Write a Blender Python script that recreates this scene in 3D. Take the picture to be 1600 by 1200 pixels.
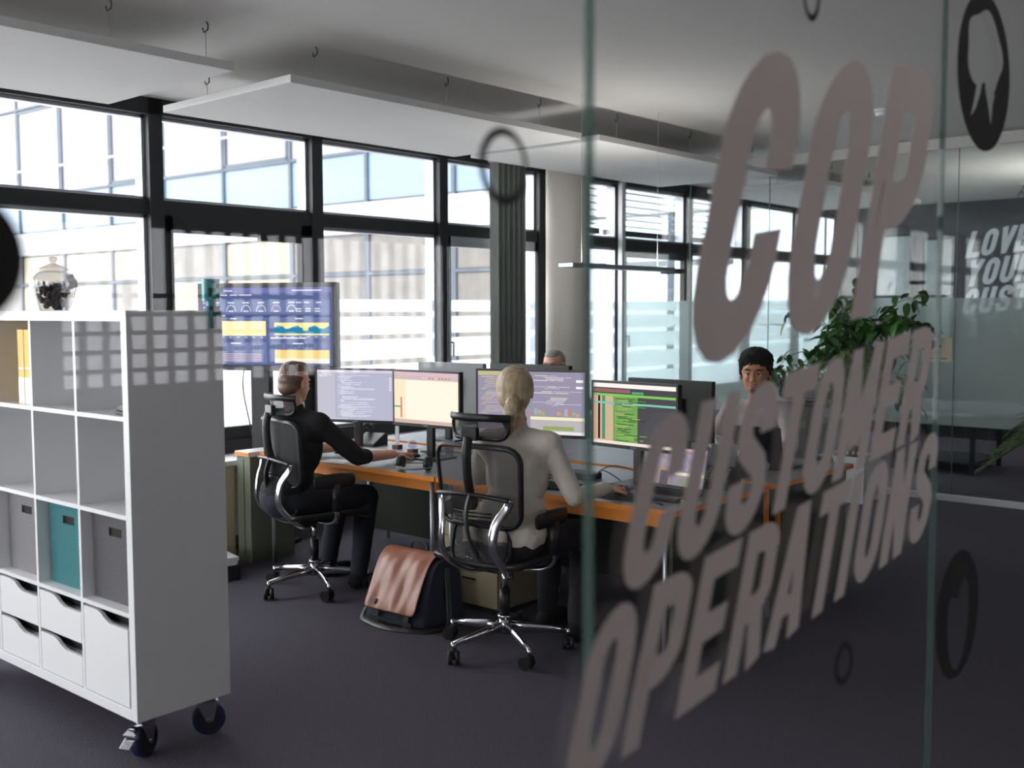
import bpy, bmesh, math, random
from mathutils import Vector, Matrix, Euler
PI = math.pi
rnd = random.Random(7)
for o in list(bpy.data.objects):
    bpy.data.objects.remove(o)
SC = bpy.context.scene
COL = SC.collection
R = math.radians

# ---------------------------------------------------------------- camera
# world: X runs along the window wall, Y towards the windows, Z up; metres
YAW, PITCH, ROLL, EYE = R(41.43), R(4.0), R(-0.2), 1.62
cd = bpy.data.cameras.new('camera')
cam = bpy.data.objects.new('camera', cd)
COL.objects.link(cam)
fw = Vector((math.cos(YAW) * math.cos(PITCH), math.sin(YAW) * math.cos(PITCH), -math.sin(PITCH)))
rt = Vector((math.sin(YAW), -math.cos(YAW), 0))
up = rt.cross(fw)
rt, up = math.cos(ROLL) * rt + math.sin(ROLL) * up, -math.sin(ROLL) * rt + math.cos(ROLL) * up
cam.matrix_world = Matrix(((rt.x, up.x, -fw.x, 0), (rt.y, up.y, -fw.y, 0), (rt.z, up.z, -fw.z, EYE), (0, 0, 0, 1)))
cd.sensor_width = 36
cd.lens = 36.9
cd.clip_start = 0.05
cd.clip_end = 300
cd.dof.use_dof = True
cd.dof.focus_distance = 5.4
cd.dof.aperture_fstop = 2.2
SC.camera = cam

# ---------------------------------------------------------------- world and light
w = bpy.data.worlds.new('sky')
SC.world = w
w.use_nodes = True
nt = w.node_tree
nt.nodes.clear()
wo = nt.nodes.new('ShaderNodeOutputWorld')
bg = nt.nodes.new('ShaderNodeBackground')
bg.inputs['Color'].default_value = (0.975, 0.965, 1.0, 1)
bg.inputs['Strength'].default_value = 2.6
nt.links.new(bg.outputs[0], wo.inputs[0])
def portal(loc, rot, sx, sy):
    l = bpy.data.lights.new('window_portal', 'AREA')
    l.shape = 'RECTANGLE'; l.size = sx; l.size_y = sy
    l.cycles.is_portal = True
    o = bpy.data.objects.new('window_portal', l)
    o.location = loc; o.rotation_euler = rot
    COL.objects.link(o)
portal((5.5, 6.75, 1.75), (R(-90), 0, 0), 18.2, 2.3)
portal((-3.8, 3.8, 1.8), (R(90), 0, R(-90)), 5.0, 2.2)
portal((5.2, -4.3, 1.6), (R(90), 0, 0), 5.2, 1.6)
def uplight(x, y, z, power, sx=1.1, sy=.25):
    l = bpy.data.lights.new('fill_uplight', 'AREA'); l.shape = 'RECTANGLE'; l.size = sx; l.size_y = sy; l.energy = power; l.color = (1, .97, .93)
    o = bpy.data.objects.new('fill_uplight', l); o.location = (x, y, z); o.rotation_euler = (PI, 0, 0); COL.objects.link(o)
uplight(6.0, 4.28, 1.94, 3, 1.1, .1)      # the hanging lamp between the column and the glass room, given an added upward fill light
uplight(11.6, 2.6, 1.94, 12)       # added fill light in the far glass room, without a lamp
uplight(2.0, -1.8, 1.95, 9)       # two unseen fill lights added behind the camera, without lamps
uplight(6.5, -1.8, 1.95, 2)
SC.view_settings.view_transform = 'Standard'
SC.view_settings.look = 'None'
SC.view_settings.exposure = 1.8
SC.view_settings.gamma = 1.0
SC.view_settings.use_curve_mapping = False
try:
    SC.cycles.max_bounces = 8
    SC.cycles.transparent_max_bounces = 24
    SC.cycles.use_denoising = True
    SC.cycles.sample_clamp_indirect = 6
    SC.cycles.caustics_reflective = False
    SC.cycles.caustics_refractive = False
except Exception:
    pass

# ---------------------------------------------------------------- materials
def lin(c):
    return tuple(((v / 255) / 12.92 if v / 255 <= 0.04045 else ((v / 255 + 0.055) / 1.055) ** 2.4) for v in c)
MATS = {}
def mat(name, rgb, rough=0.5, metal=0.0, var=0.06, scale=30.0, bump=0.0, spec=0.5, sheen=0.0, stretch=(1, 1, 1), coat=0.0):
    """principled material with a fine procedural variation; rgb is 0..255 sRGB"""
    if name in MATS: return MATS[name]
    m = bpy.data.materials.new(name); m.use_nodes = True
    n = m.node_tree.nodes; L = m.node_tree.links
    b = n['Principled BSDF']
    c = lin(rgb)
    tc = n.new('ShaderNodeTexCoord'); mp = n.new('ShaderNodeMapping'); no = n.new('ShaderNodeTexNoise'); rp = n.new('ShaderNodeMixRGB')
    mp.inputs['Scale'].default_value = stretch
    no.inputs['Scale'].default_value = scale; no.inputs['Detail'].default_value = 4
    L.new(tc.outputs['Object'], mp.inputs[0]); L.new(mp.outputs[0], no.inputs['Vector']); L.new(no.outputs['Fac'], rp.inputs['Fac'])
    rp.inputs[1].default_value = (*[max(0, v * (1 - var * 2)) for v in c], 1)
    rp.inputs[2].default_value = (*[min(1, v * (1 + var * 2)) for v in c], 1)
    L.new(rp.outputs[0], b.inputs['Base Color'])
    b.inputs['Roughness'].default_value = rough; b.inputs['Metallic'].default_value = metal
    b.inputs['Specular IOR Level'].default_value = spec
    if sheen: b.inputs['Sheen Weight'].default_value = sheen
    if coat: b.inputs['Coat Weight'].default_value = coat
    if bump:
        bu = n.new('ShaderNodeBump'); bu.inputs['Strength'].default_value = bump; bu.inputs['Distance'].default_value = 0.01
        L.new(no.outputs['Fac'], bu.inputs['Height']); L.new(bu.outputs[0], b.inputs['Normal'])
    MATS[name] = m
    return m
SCR = 0.27   # screen luminance relative to daylight
def emit(rgb, k=1.0):
    key = 'screen_%d_%d_%d_%d' % (*rgb, int(k * 100))
    if key in MATS: return MATS[key]
    m = bpy.data.materials.new(key); m.use_nodes = True
    n = m.node_tree.nodes; n.clear()
    e = n.new('ShaderNodeEmission'); o = n.new('ShaderNodeOutputMaterial')
    e.inputs[0].default_value = (*lin(rgb), 1); e.inputs[1].default_value = k * SCR
    m.node_tree.links.new(e.outputs[0], o.inputs[0])
    MATS[key] = m
    return m
def glass(name, tint=(1, 1, 1), refl=1.0, ior=1.5, rough=0.0):
    if name in MATS: return MATS[name]
    m = bpy.data.materials.new(name); m.use_nodes = True
    n = m.node_tree.nodes; n.clear(); L = m.node_tree.links
    t = n.new('ShaderNodeBsdfTransparent'); g = n.new('ShaderNodeBsdfGlossy'); fr = n.new('ShaderNodeFresnel'); mx = n.new('ShaderNodeMixShader')
    mul = n.new('ShaderNodeMath'); mul.operation = 'MULTIPLY'; mul.inputs[1].default_value = refl
    o = n.new('ShaderNodeOutputMaterial')
    t.inputs[0].default_value = (*tint, 1); g.inputs['Roughness'].default_value = rough; fr.inputs[0].default_value = ior
    # same Fresnel on both faces of the slab (the node flips the index on back faces)
    ge = n.new('ShaderNodeNewGeometry'); mi = n.new('ShaderNodeMix'); mi.data_type = 'FLOAT'
    L.new(ge.outputs['Backfacing'], mi.inputs[0]); mi.inputs[2].default_value = ior; mi.inputs[3].default_value = 1.0 / ior
    L.new(mi.outputs[0], fr.inputs[0])
    L.new(fr.outputs[0], mul.inputs[0]); L.new(mul.outputs[0], mx.inputs[0]); L.new(t.outputs[0], mx.inputs[1]); L.new(g.outputs[0], mx.inputs[2])
    L.new(mx.outputs[0], o.inputs[0])
    MATS[name] = m
    return m
def film(name, tint, transp, rgb=(235, 240, 242)):
    """frosted film: scatters daylight through and lets a share pass"""
    if name in MATS: return MATS[name]
    m = bpy.data.materials.new(name); m.use_nodes = True
    n = m.node_tree.nodes; n.clear(); L = m.node_tree.links
    t = n.new('ShaderNodeBsdfTransparent'); tr = n.new('ShaderNodeBsdfTranslucent'); d = n.new('ShaderNodeBsdfDiffuse')
    a = n.new('ShaderNodeMixShader'); b = n.new('ShaderNodeMixShader'); o = n.new('ShaderNodeOutputMaterial')
    no = n.new('ShaderNodeTexNoise'); no.inputs['Scale'].default_value = 40; cr = n.new('ShaderNodeMixRGB')
    c = lin(rgb)
    cr.inputs[1].default_value = (*c, 1); cr.inputs[2].default_value = (*[v * .97 for v in c], 1); L.new(no.outputs['Fac'], cr.inputs[0])
    t.inputs[0].default_value = (*tint, 1)
    L.new(cr.outputs[0], tr.inputs[0]); L.new(cr.outputs[0], d.inputs[0])
    a.inputs[0].default_value = 0.3; L.new(tr.outputs[0], a.inputs[1]); L.new(d.outputs[0], a.inputs[2])
    b.inputs[0].default_value = transp; L.new(a.outputs[0], b.inputs[1]); L.new(t.outputs[0], b.inputs[2])
    L.new(b.outputs[0], o.inputs[0])
    MATS[name] = m
    return m
def mesh_fabric(name, rgb, open_=0.35, scale=260):
    """woven chair mesh: holes between threads"""
    if name in MATS: return MATS[name]
    m = bpy.data.materials.new(name); m.use_nodes = True
    n = m.node_tree.nodes; L = m.node_tree.links; b = n['Principled BSDF']
    b.inputs['Base Color'].default_value = (*lin(rgb), 1); b.inputs['Roughness'].default_value = .6
    tc = n.new('ShaderNodeTexCoord'); wv = n.new('ShaderNodeTexWave'); wv.bands_direction = 'Z'; wv.inputs['Scale'].default_value = scale
    gt = n.new('ShaderNodeMath'); gt.operation = 'LESS_THAN'; gt.inputs[1].default_value = open_
    t = n.new('ShaderNodeBsdfTransparent'); mx = n.new('ShaderNodeMixShader')
    L.new(tc.outputs['Object'], wv.inputs['Vector']); L.new(wv.outputs['Fac'], gt.inputs[0]); L.new(gt.outputs[0], mx.inputs[0])
    o = n['Material Output']
    L.new(b.outputs[0], mx.inputs[1]); L.new(t.outputs[0], mx.inputs[2]); L.new(mx.outputs[0], o.inputs[0])
    MATS[name] = m
    return m
def wood_mat(name, c1, c2, scale=6, rough=.5):
    if name in MATS: return MATS[name]
    m = bpy.data.materials.new(name); m.use_nodes = True
    n = m.node_tree.nodes; L = m.node_tree.links; b = n['Principled BSDF']
    tc = n.new('ShaderNodeTexCoord'); mp = n.new('ShaderNodeMapping'); mp.inputs['Scale'].default_value = (1, 8, 8)
    no = n.new('ShaderNodeTexNoise'); no.inputs['Scale'].default_value = scale; no.inputs['Detail'].default_value = 6
    mx = n.new('ShaderNodeMixRGB'); mx.inputs[1].default_value = (*lin(c1), 1); mx.inputs[2].default_value = (*lin(c2), 1)
    L.new(tc.outputs['Object'], mp.inputs[0]); L.new(mp.outputs[0], no.inputs['Vector']); L.new(no.outputs['Fac'], mx.inputs[0]); L.new(mx.outputs[0], b.inputs['Base Color'])
    b.inputs['Roughness'].default_value = rough
    MATS[name] = m
    return m

CARPET = mat('carpet', (84, 81, 90), .95, var=.42, scale=190, bump=.6, spec=.1)
CEIL = mat('ceiling_paint', (205, 203, 200), .9, var=.01, scale=3)
PANELW = mat('acoustic_panel', (212, 211, 210), .9, var=.01, scale=60)
WALLW = mat('wall_paint', (190, 188, 184), .9, var=.02, scale=4)
DARKWALL = mat('charcoal_wall', (70, 72, 76), .75, var=.05, scale=8)
FRAME = mat('window_frame', (26, 29, 33), .55, var=.05)
ALU = mat('aluminium', (185, 188, 195), .35, metal=.7, var=.03)
WHITE = mat('white_laminate', (226, 226, 228), .35, var=.01, scale=5)
BLACK = mat('black_plastic', (22, 22, 24), .4, var=.1)
BLACKM = mat('black_matte', (14, 14, 15), .8, var=.1)
CHROME = mat('polished_metal', (205, 205, 210), .16, metal=1.0, var=.02)
DGREY = mat('dark_grey_plastic', (52, 53, 56), .45, var=.05)
GREY = mat('grey_plastic', (140, 142, 146), .45, var=.03)
DESKTOP = mat('grey_linoleum', (128, 132, 138), .4, var=.03, scale=20)
ORANGE = mat('orange_edge', (222, 132, 30), .45, var=.06, scale=40)
OLIVE = mat('olive_panel', (112, 118, 100), .6, var=.03)
DKGREEN = mat('dark_green_panel', (30, 36, 28), .6, var=.06)
BEIGE = mat('beige_laminate', (188, 176, 146), .5, var=.03)
BRONZE = mat('bronze_lip', (100, 70, 44), .4, metal=.5)
SKIN = mat('skin_light', (222, 168, 144), .5, var=.05, scale=25)
SKIN2 = mat('skin_tan', (190, 132, 100), .5, var=.05, scale=25)
GLASS = glass('window_glass', (.97, .985, .98), .8)
GLASSP = glass('partition_glass', (.945, .945, .94), .5)
GLASST = glass('tinted_glass', (.85, .86, .87), 1.0)
GLASSF = glass('far_partition_glass', (.93, .96, .955), .7)
GEDGE = mat('glass_edge', (92, 122, 116), .25, var=.04)

# ---------------------------------------------------------------- mesh helpers
def rotm(rx=0, ry=0, rz=0):
    return Euler((rx, ry, rz), 'XYZ').to_matrix()
class MB:
    """collects shapes into one mesh"""
    def __init__(s):
        s.bm = bmesh.new()
    def _add(s, verts, faces, mi=0, smooth=False):
        vs = [s.bm.verts.new(v) for v in verts]
        for f in faces:
            try:
                fa = s.bm.faces.new([vs[i] for i in f]); fa.material_index = mi; fa.smooth = smooth
            except ValueError:
                pass
        return vs
    def box(s, c, d, rot=None, mi=0, taper=1.0):
        hx, hy, hz = d[0] / 2, d[1] / 2, d[2] / 2
        V = []
        for z, t in ((-hz, 1.0), (hz, taper)):
            for x, y in ((-hx, -hy), (hx, -hy), (hx, hy), (-hx, hy)):
                v = Vector((x * t, y * t, z))
                if rot is not None: v = rot @ v
                V.append(v + Vector(c))
        s._add(V, [(3, 2, 1, 0), (4, 5, 6, 7), (0, 1, 5, 4), (1, 2, 6, 5), (2, 3, 7, 6), (3, 0, 4, 7)], mi)
        return s
    def b2(s, a, b, mi=0):
        return s.box([(a[i] + b[i]) / 2 for i in range(3)], [abs(b[i] - a[i]) for i in range(3)], mi=mi)
    def cyl(s, p0, p1, r0, r1=None, seg=16, mi=0, cap=True, smooth=True):
        r1 = r0 if r1 is None else r1
        p0, p1 = Vector(p0), Vector(p1)
        z = (p1 - p0).normalized()
        x = z.orthogonal().normalized(); y = z.cross(x)
        V = []
        for p, r in ((p0, r0), (p1, r1)):
            for i in range(seg):
                a = 2 * PI * i / seg
                V.append(p + x * math.cos(a) * r + y * math.sin(a) * r)
        vs = s._add(V, [(i, (i + 1) % seg, seg + (i + 1) % seg, seg + i) for i in range(seg)], mi, smooth)
        if cap:
            for k, rev in ((0, True), (1, False)):
                loop = vs[k * seg:(k + 1) * seg]
                if rev: loop = loop[::-1]
                f = s.bm.faces.new(loop); f.material_index = mi
        return s
    def tube(s, pts, r, seg=8, mi=0, closed=False, flat=None):
        """sweep along pts; r a number or list; flat=(a,b) stretches the section"""
        pts = [Vector(p) for p in pts]
        n = len(pts)
        rr = r if isinstance(r, (list, tuple)) else [r] * n
        rings = []
        prevx = None
        for i, p in enumerate(pts):
            if closed: t = pts[(i + 1) % n] - pts[i - 1]
            else: t = pts[min(i + 1, n - 1)] - pts[max(i - 1, 0)]
            t.normalize()
            if prevx is None: x = t.orthogonal().normalized() if abs(t.z) > .9 else Vector((0, 0, 1)).cross(t).normalized()
            else: x = (prevx - t * prevx.dot(t)).normalized()
            prevx = x
            y = t.cross(x)
            fa, fb = flat or (1, 1)
            rings.append([s.bm.verts.new(p + x * math.cos(2 * PI * k / seg) * rr[i] * fa + y * math.sin(2 * PI * k / seg) * rr[i] * fb) for k in range(seg)])
        m = n if closed else n - 1
        for i in range(m):
            a, b = rings[i], rings[(i + 1) % n]
            for k in range(seg):
                f = s.bm.faces.new((a[k], a[(k + 1) % seg], b[(k + 1) % seg], b[k])); f.smooth = True; f.material_index = mi
        if not closed:
            for q in (rings[0][::-1], rings[-1]):
                f = s.bm.faces.new(q); f.material_index = mi
        return s
    def lathe(s, prof, c=(0, 0, 0), seg=24, mi=0, lobes=0, amp=0):
        """prof [(r,z)...] about the z axis through c"""
        rings = []
        for r, z in prof:
            rings.append([s.bm.verts.new((c[0] + (r + (amp * r * math.cos(lobes * 2 * PI * k / seg) if lobes else 0)) * math.cos(2 * PI * k / seg),
                                          c[1] + (r + (amp * r * math.cos(lobes * 2 * PI * k / seg) if lobes else 0)) * math.sin(2 * PI * k / seg), c[2] + z)) for k in range(seg)])
        for a, b in zip(rings, rings[1:]):
            for k in range(seg):
                f = s.bm.faces.new((a[k], a[(k + 1) % seg], b[(k + 1) % seg], b[k])); f.smooth = True; f.material_index = mi
        f = s.bm.faces.new(rings[0][::-1]); f.material_index = mi
        f = s.bm.faces.new(rings[-1]); f.material_index = mi
        return s
    def ball(s, c, r, rot=None, sub=2, mi=0):
        rr = r if isinstance(r, (list, tuple)) else (r, r, r)
        M = Matrix.Translation(c) @ (rot.to_4x4() if rot is not None else Matrix.Identity(4)) @ Matrix.Diagonal((*rr, 1))
        g = bmesh.ops.create_icosphere(s.bm, subdivisions=sub, radius=1.0, matrix=M)
        for v in g['verts']:
            for f in v.link_faces: f.smooth = True; f.material_index = mi
        return s
    def prism(s, poly, axis, a0, a1, mi=0):
        """extrude 2-D poly along axis ('x','y','z'); poly gives the two other coords in order"""
        def mk(u, v, a):
            return {'x': (a, u, v), 'y': (u, a, v), 'z': (u, v, a)}[axis]
        n = len(poly)
        V = [mk(u, v, a0) for u, v in poly] + [mk(u, v, a1) for u, v in poly]
        s._add(V, [tuple(range(n))[::-1], tuple(range(n, 2 * n))] + [(i, (i + 1) % n, n + (i + 1) % n, n + i) for i in range(n)], mi)
        return s
    def grid(s, P, mi=0, smooth=True):
        """P: rows of points -> surface"""
        V = [[s.bm.verts.new(p) for p in row] for row in P]
        for i in range(len(V) - 1):
            for j in range(len(V[0]) - 1):
                f = s.bm.faces.new((V[i][j], V[i][j + 1], V[i + 1][j + 1], V[i + 1][j])); f.smooth = smooth; f.material_index = mi
        return s
    def mesh(s, name, mats):
        bmesh.ops.recalc_face_normals(s.bm, faces=s.bm.faces[:])
        me = bpy.data.meshes.new(name)
        s.bm.to_mesh(me); s.bm.free()
        for m in (mats if isinstance(mats, (list, tuple)) else [mats]): me.materials.append(m)
        return me
    def build(s, name, mats, parent=None, bevel=0, solid=0, sub=0, kind=None, label=None):
        o = bpy.data.objects.new(name, s.mesh(name, mats))
        COL.objects.link(o)
        if parent is not None: o.parent = parent
        if solid:
            m = o.modifiers.new('solid', 'SOLIDIFY'); m.thickness = solid; m.offset = 0
        if bevel:
            m = o.modifiers.new('bevel', 'BEVEL'); m.width = bevel; m.segments = 2; m.limit_method = 'ANGLE'; m.angle_limit = R(40)
        if sub:
            m = o.modifiers.new('sub', 'SUBSURF'); m.levels = sub; m.render_levels = sub
        if kind: o['kind'] = kind
        if label: o['label'] = label
        return o
def part(name, me, parent, loc=(0, 0, 0), rz=0, label=None, kind=None):
    """one more object on a shared mesh"""
    o = bpy.data.objects.new(name, me); COL.objects.link(o)
    o.parent = parent; o.location = loc; o.rotation_euler = (0, 0, rz)
    if label: o['label'] = label
    if kind: o['kind'] = kind
    return o
def tag(o, label, cat, group=None):
    o['label'] = label; o['category'] = cat
    if group: o['group'] = group
    return o
def thing(name, label, cat, loc=(0, 0, 0), rz=0, group=None):
    o = bpy.data.objects.new(name, None); COL.objects.link(o)
    o.location = loc; o.rotation_euler = (0, 0, rz); o.empty_display_size = .1
    return tag(o, label, cat, group)
def setting(name, loc=(0, 0, 0), rz=0):
    o = bpy.data.objects.new(name, None); COL.objects.link(o); o.location = loc; o.rotation_euler = (0, 0, rz)
    o.empty_display_size = .1; o['kind'] = 'structure'
    return o
def struct(o):
    o['kind'] = 'structure'
    return o
def copy_tree(o, parent=None):
    c = o.copy(); COL.objects.link(c)
    if parent is not None: c.parent = parent
    for ch in [x for x in bpy.data.objects if x.parent == o]:
        copy_tree(ch, c)
    return c
def bez(p0, p1, p2, p3, n=10):
    out = []
    for i in range(n + 1):
        t = i / n; a = (1 - t) ** 3; b = 3 * t * (1 - t) ** 2; c = 3 * t * t * (1 - t); d = t ** 3
        out.append(tuple(a * p0[k] + b * p1[k] + c * p2[k] + d * p3[k] for k in range(len(p0))))
    return out
def smooth_path(pts, n=6, closed=False):
    """Catmull-Rom through pts"""
    P = [Vector(p) for p in pts]; out = []; N = len(P)
    for i in range(N if closed else N - 1):
        p0 = P[(i - 1) % N] if closed or i > 0 else P[i]
        p1 = P[i]; p2 = P[(i + 1) % N]
        p3 = P[(i + 2) % N] if closed or i + 2 < N else P[(i + 1) % N]
        for k in range(n):
            t = k / n
            out.append(0.5 * ((2 * p1) + (-p0 + p2) * t + (2 * p0 - 5 * p1 + 4 * p2 - p3) * t * t + (-p0 + 3 * p1 - 3 * p2 + p3) * t ** 3))
    if not closed: out.append(P[-1])
    return out

# ================================================================ SETTING
ZC = 3.04       # ceiling
YW = 6.5        # window wall, inner face
XE = 14.5       # far dark wall
YB = -4.2       # wall behind the camera
XL = -3.6
GY = 0.90       # near glass partition plane
XP = 9.05       # far glass partition plane
struct(MB().b2((XL, YB, -.06), (XE, YW + .25, 0)).build('floor', CARPET))
struct(MB().b2((XL, YB, ZC), (XE, YW + .25, ZC + .2)).build('ceiling', CEIL))
struct(MB().b2((XL - .15, YB, 0), (XL, 1.3, ZC)).b2((XL - .15, 6.3, 0), (XL, YW + .25, ZC)).b2((XL - .15, 1.3, 0), (XL, 6.3, .7)).b2((XL - .15, 1.3, 2.93), (XL, 6.3, ZC)).build('wall_left', WALLW))
wl0 = setting('window_40')  # unseen side glazing, added so sky light reaches the shelf front
MB().b2((XL - .09, 1.3, .7), (XL - .08, 6.3, 2.93)).build('pane', GLASS, wl0)
for k in range(4): MB().b2((XL - .15, 1.3 + k * 1.65, .7), (XL, 1.36 + k * 1.65, 2.93)).build('mullion', FRAME, wl0)
MB().b2((XL - .15, 1.3, 2.27), (XL, 6.3, 2.37)).build('transom', FRAME, wl0)
struct(MB().b2((XE, YB, 0), (XE + .15, YW + .25, ZC)).build('wall_right', DARKWALL))
# wall behind the camera with a band of windows (they mirror in the near glass)
wb = MB()
bx0, bx1, bz0, bz1 = 2.85, 6.2, 1.16, 2.15
wb.b2((XL, YB - .15, 0), (bx0, YB, ZC)).b2((bx1, YB - .15, 0), (XE, YB, ZC)).b2((bx0, YB - .15, 0), (bx1, YB, bz0)).b2((bx0, YB - .15, bz1), (bx1, YB, ZC))
struct(wb.build('wall_back', DARKWALL))
wn = setting('window_20', (0, 0, 0))
g = MB()
x = bx0
while x < bx1:
    g.b2((x - .017, YB - .06, bz0), (x + .017, YB - .02, bz1)); x += .145
z = bz0 + .1
while z < 1.75:
    g.b2((bx0, YB - .055, z - .014), (4.75, YB - .025, z + .014)); z += .115
g.build('window_grille', FRAME, wn)
MB().b2((bx0, YB - .12, bz0), (bx1, YB - .11, bz1)).build('pane', GLASST, wn)

# ---- window wall: mullions every 1.35 m
POSTS = [-3.5, -2.99, -1.64, -.29, 1.06, 2.41, 3.756, 5.105, 6.465, 7.80, 9.12, 10.45, 11.80, 13.15, 14.45]
ZT0, ZT1 = 2.27, 2.37   # transom
ZS = .70                # sill height
ZH = 2.93               # window head
fr = setting('trim_1')
pm = MB().b2((-.05, -.02, 0), (.05, .16, ZC)).mesh('mullion', FRAME)
sm = MB().b2((0.051, .05, ZS + .04), (.058, .155, 3.0)).b2((-.058, .05, ZS + .04), (-.051, .155, 3.0)).mesh('mullion_lining', ALU)
for x in POSTS:
    p = part('mullion', pm, fr, (x, YW, 0))
    part('mullion_lining', sm, p, (0, 0, 0))
MB().b2((XL, YW - .02, ZH), (XE, YW + .16, ZC)).build('head_beam', FRAME, fr)
MB().b2((XL, YW - .01, ZS - .12), (XE, YW + .15, ZS)).build('bottom_rail', FRAME, fr)
struct(MB().b2((XL, YW + .0, 0), (XE, YW + .25, ZS - .12)).build('wall_front', WHITE))
struct(MB().b2((XL, YW - .30, .56), (XP, YW, .60)).b2((XL, YW - .02, 0), (XP, YW, .56)).build('trim_2', WHITE))
FROST = film('frosted_film', (.93, .97, 1), .25)
FROST2 = film('frosted_film_teal', (.96, 1, .995), .62, (240, 250, 248))
SLAT = mat('blind_slat', (120, 126, 132), .5, metal=.3)
for wi_n in range(len(POSTS) - 1):
    i = wi_n - 3
    x0, x1 = POSTS[wi_n] + .05, POSTS[wi_n + 1] - .05
    wi = setting('window_%d' % (wi_n + 1), (0, YW, 0))
    MB().b2((x0, 0, ZT0), (x1, .13, ZT1)).build('transom', FRAME, wi)
    t = .022
    f = MB()
    for (za, zb) in ((ZS, ZT0), (ZT1, ZH)):
        f.b2((x0, .04, za), (x0 + t, .10, zb)).b2((x1 - t, .04, za), (x1, .10, zb)).b2((x0, .04, za), (x1, .10, za + t)).b2((x0, .04, zb - t), (x1, .10, zb))
    f.build('sash_frame', ALU, wi)
    MB().b2((x0, .07, ZT1), (x1, .078, ZH)).build('pane', GLASS, wi)
    MB().b2((x0, .07, ZS), (x1, .078, ZT0)).build('pane', GLASS, wi)
    # frosted stripes on the lower pane
    if i in (3,):
        # door leaf frame with closer
        f = MB(); w_ = .075
        f.b2((x0, .0, ZS), (x0 + w_, .06, ZT0)).b2((x1 - w_ - .02, .0, ZS), (x1, .06, ZT0)).b2((x0, .0, ZT0 - .11), (x1, .06, ZT0)).b2((x0, .0, ZS), (x1, .06, ZS + .09))
        f.build('casement_frame', FRAME, wi)
        MB().b2((x0 + .75, -.05, ZT0 - .14), (x1 - .12, .0, ZT0 - .08)).build('door_closer', BLACK, wi, bevel=.004)
        MB().b2((x1 - .09, -.03, 1.25), (x1 - .06, .0, 1.40)).build('handle', BLACK, wi)
    if i in (5, 7):
        f = MB(); w_ = .05
        f.b2((x0, .0, ZS), (x0 + w_, .06, ZT0)).b2((x1 - w_, .0, ZS), (x1, .06, ZT0)).b2((x0, .0, ZT0 - .09), (x1, .06, ZT0)).b2((x0, .0, ZS), (x1, .06, ZS + .07))
        f.build('casement_frame', ALU if i == 5 else FRAME, wi)
        h = MB(); h.b2((x0 + .012, -.012, 1.20), (x0 + .040, .0, 1.36)).b2((x0 + .018, -.05, 1.335), (x0 + .032, -.01, 1.352)).b2((x0 + .018, -.055, 1.22), (x0 + .034, -.042, 1.352))
        h.build('handle', CHROME, wi, bevel=.003)
    if i in (4, 5, 6, 7, 8, 9, 10):
        zt = 1.715; hs = (.10, .145, .165, .18, .30)
        for k, hh in enumerate(hs):
            MB().b2((x0 + t, .064, zt - hh), (x1 - t, .068, zt)).build('frosted_stripe', FROST, wi)
            zt -= hh + .042
for bi in (6, 7, 8):
    x0, x1 = POSTS[bi + 3] + .08, POSTS[bi + 4] - .08
    b = thing('exterior_blind', 'raised grey slatted blind outside the window %s' % {6: 'just right of the round column', 7: 'two bays right of the round column', 8: 'three bays right of the round column'}[bi],
              'blind', ((x0 + x1) / 2, YW + .27, 2.46), 0, 'exterior blinds')
    L_ = x1 - x0
    me = MB().box((0, 0, 0), (L_, .07, .003), rotm(R(22))).mesh('slat', SLAT)
    for k in range(6): part('slat', me, b, (0, 0, .08 + k * .073))
    MB().box((0, 0, 0), (L_, .08, .06)).build('bottom_rail', FRAME, b)
    for s in (-1, 1): MB().cyl((s * L_ * .38, 0, 0), (s * L_ * .38, 0, .5), .0025, seg=6).build('cord', FRAME, b)
    MB().b2((-L_ / 2, -.12, .49), (L_ / 2, .05, .57)).build('head_box', FRAME, b)

# ---- round column
struct(MB().cyl((7.60, 6.02, 0), (7.60, 6.02, ZC), .20, seg=48).build('wall_column', mat('column_plaster', (214, 208, 198), .85, var=.015, scale=6)))
# ---- grey vertical blind gathered left of the column
vb = thing('vertical_blind', 'dark grey vertical blind gathered in narrow strips left of the round column', 'blind', (7.10, 6.30, 0))
BF = mat('blind_fabric_light', (150, 154, 150), .8, var=.05)
me2 = MB().box((0, 0, 1.46), (.004, .075, 2.86), rotm(0, 0, R(62))).mesh('strip', BF)
me = MB().box((0, 0, 1.46), (.004, .085, 2.86), rotm(0, 0, R(20))).mesh('strip', mat('blind_fabric', (120, 124, 120), .8, var=.05))
for k in range(17): part('strip', me2 if k % 3 == 1 else me, vb, (-.19 + k * .0235, .004 * ((k * 7) % 3), .03))
MB().b2((-.24, -.03, 2.92), (.24, .03, 3.04)).build('head_rail', ALU, vb)

# ---- suspended ceiling panels
def ceil_panel(x0, x1, y0, y1, label, wires):
    t = thing('ceiling_panel', label, 'ceiling panel', ((x0 + x1) / 2, (y0 + y1) / 2, 2.80), 0, 'suspended acoustic panels')
    a, b = (x1 - x0) / 2, (y1 - y0) / 2
    MB().b2((-a, -b, 0), (a, b, .042)).build('panel_board', PANELW, t, bevel=.003)
    for x in wires:
        for s in (-1, 1):
            xx = x - (x0 + x1) / 2
            q = MB().cyl((xx, s * (b - .10), .04), (xx, s * (b - .10), .19), .0022, seg=6).build('suspension_wire', ALU, t)
            MB().tube([(xx, s * (b - .1), .25), (xx + .015, s * (b - .1), .225), (xx + .012, s * (b - .1), .20), (xx - .01, s * (b - .1), .185), (xx - .016, s * (b - .1), .205)], .004, seg=6).build('hook', DGREY, q)
ceil_panel(.55, 3.04, 4.50, 5.74, 'white suspended ceiling panel at the far left above the first window', (1.0, 2.45, 2.95))
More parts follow.
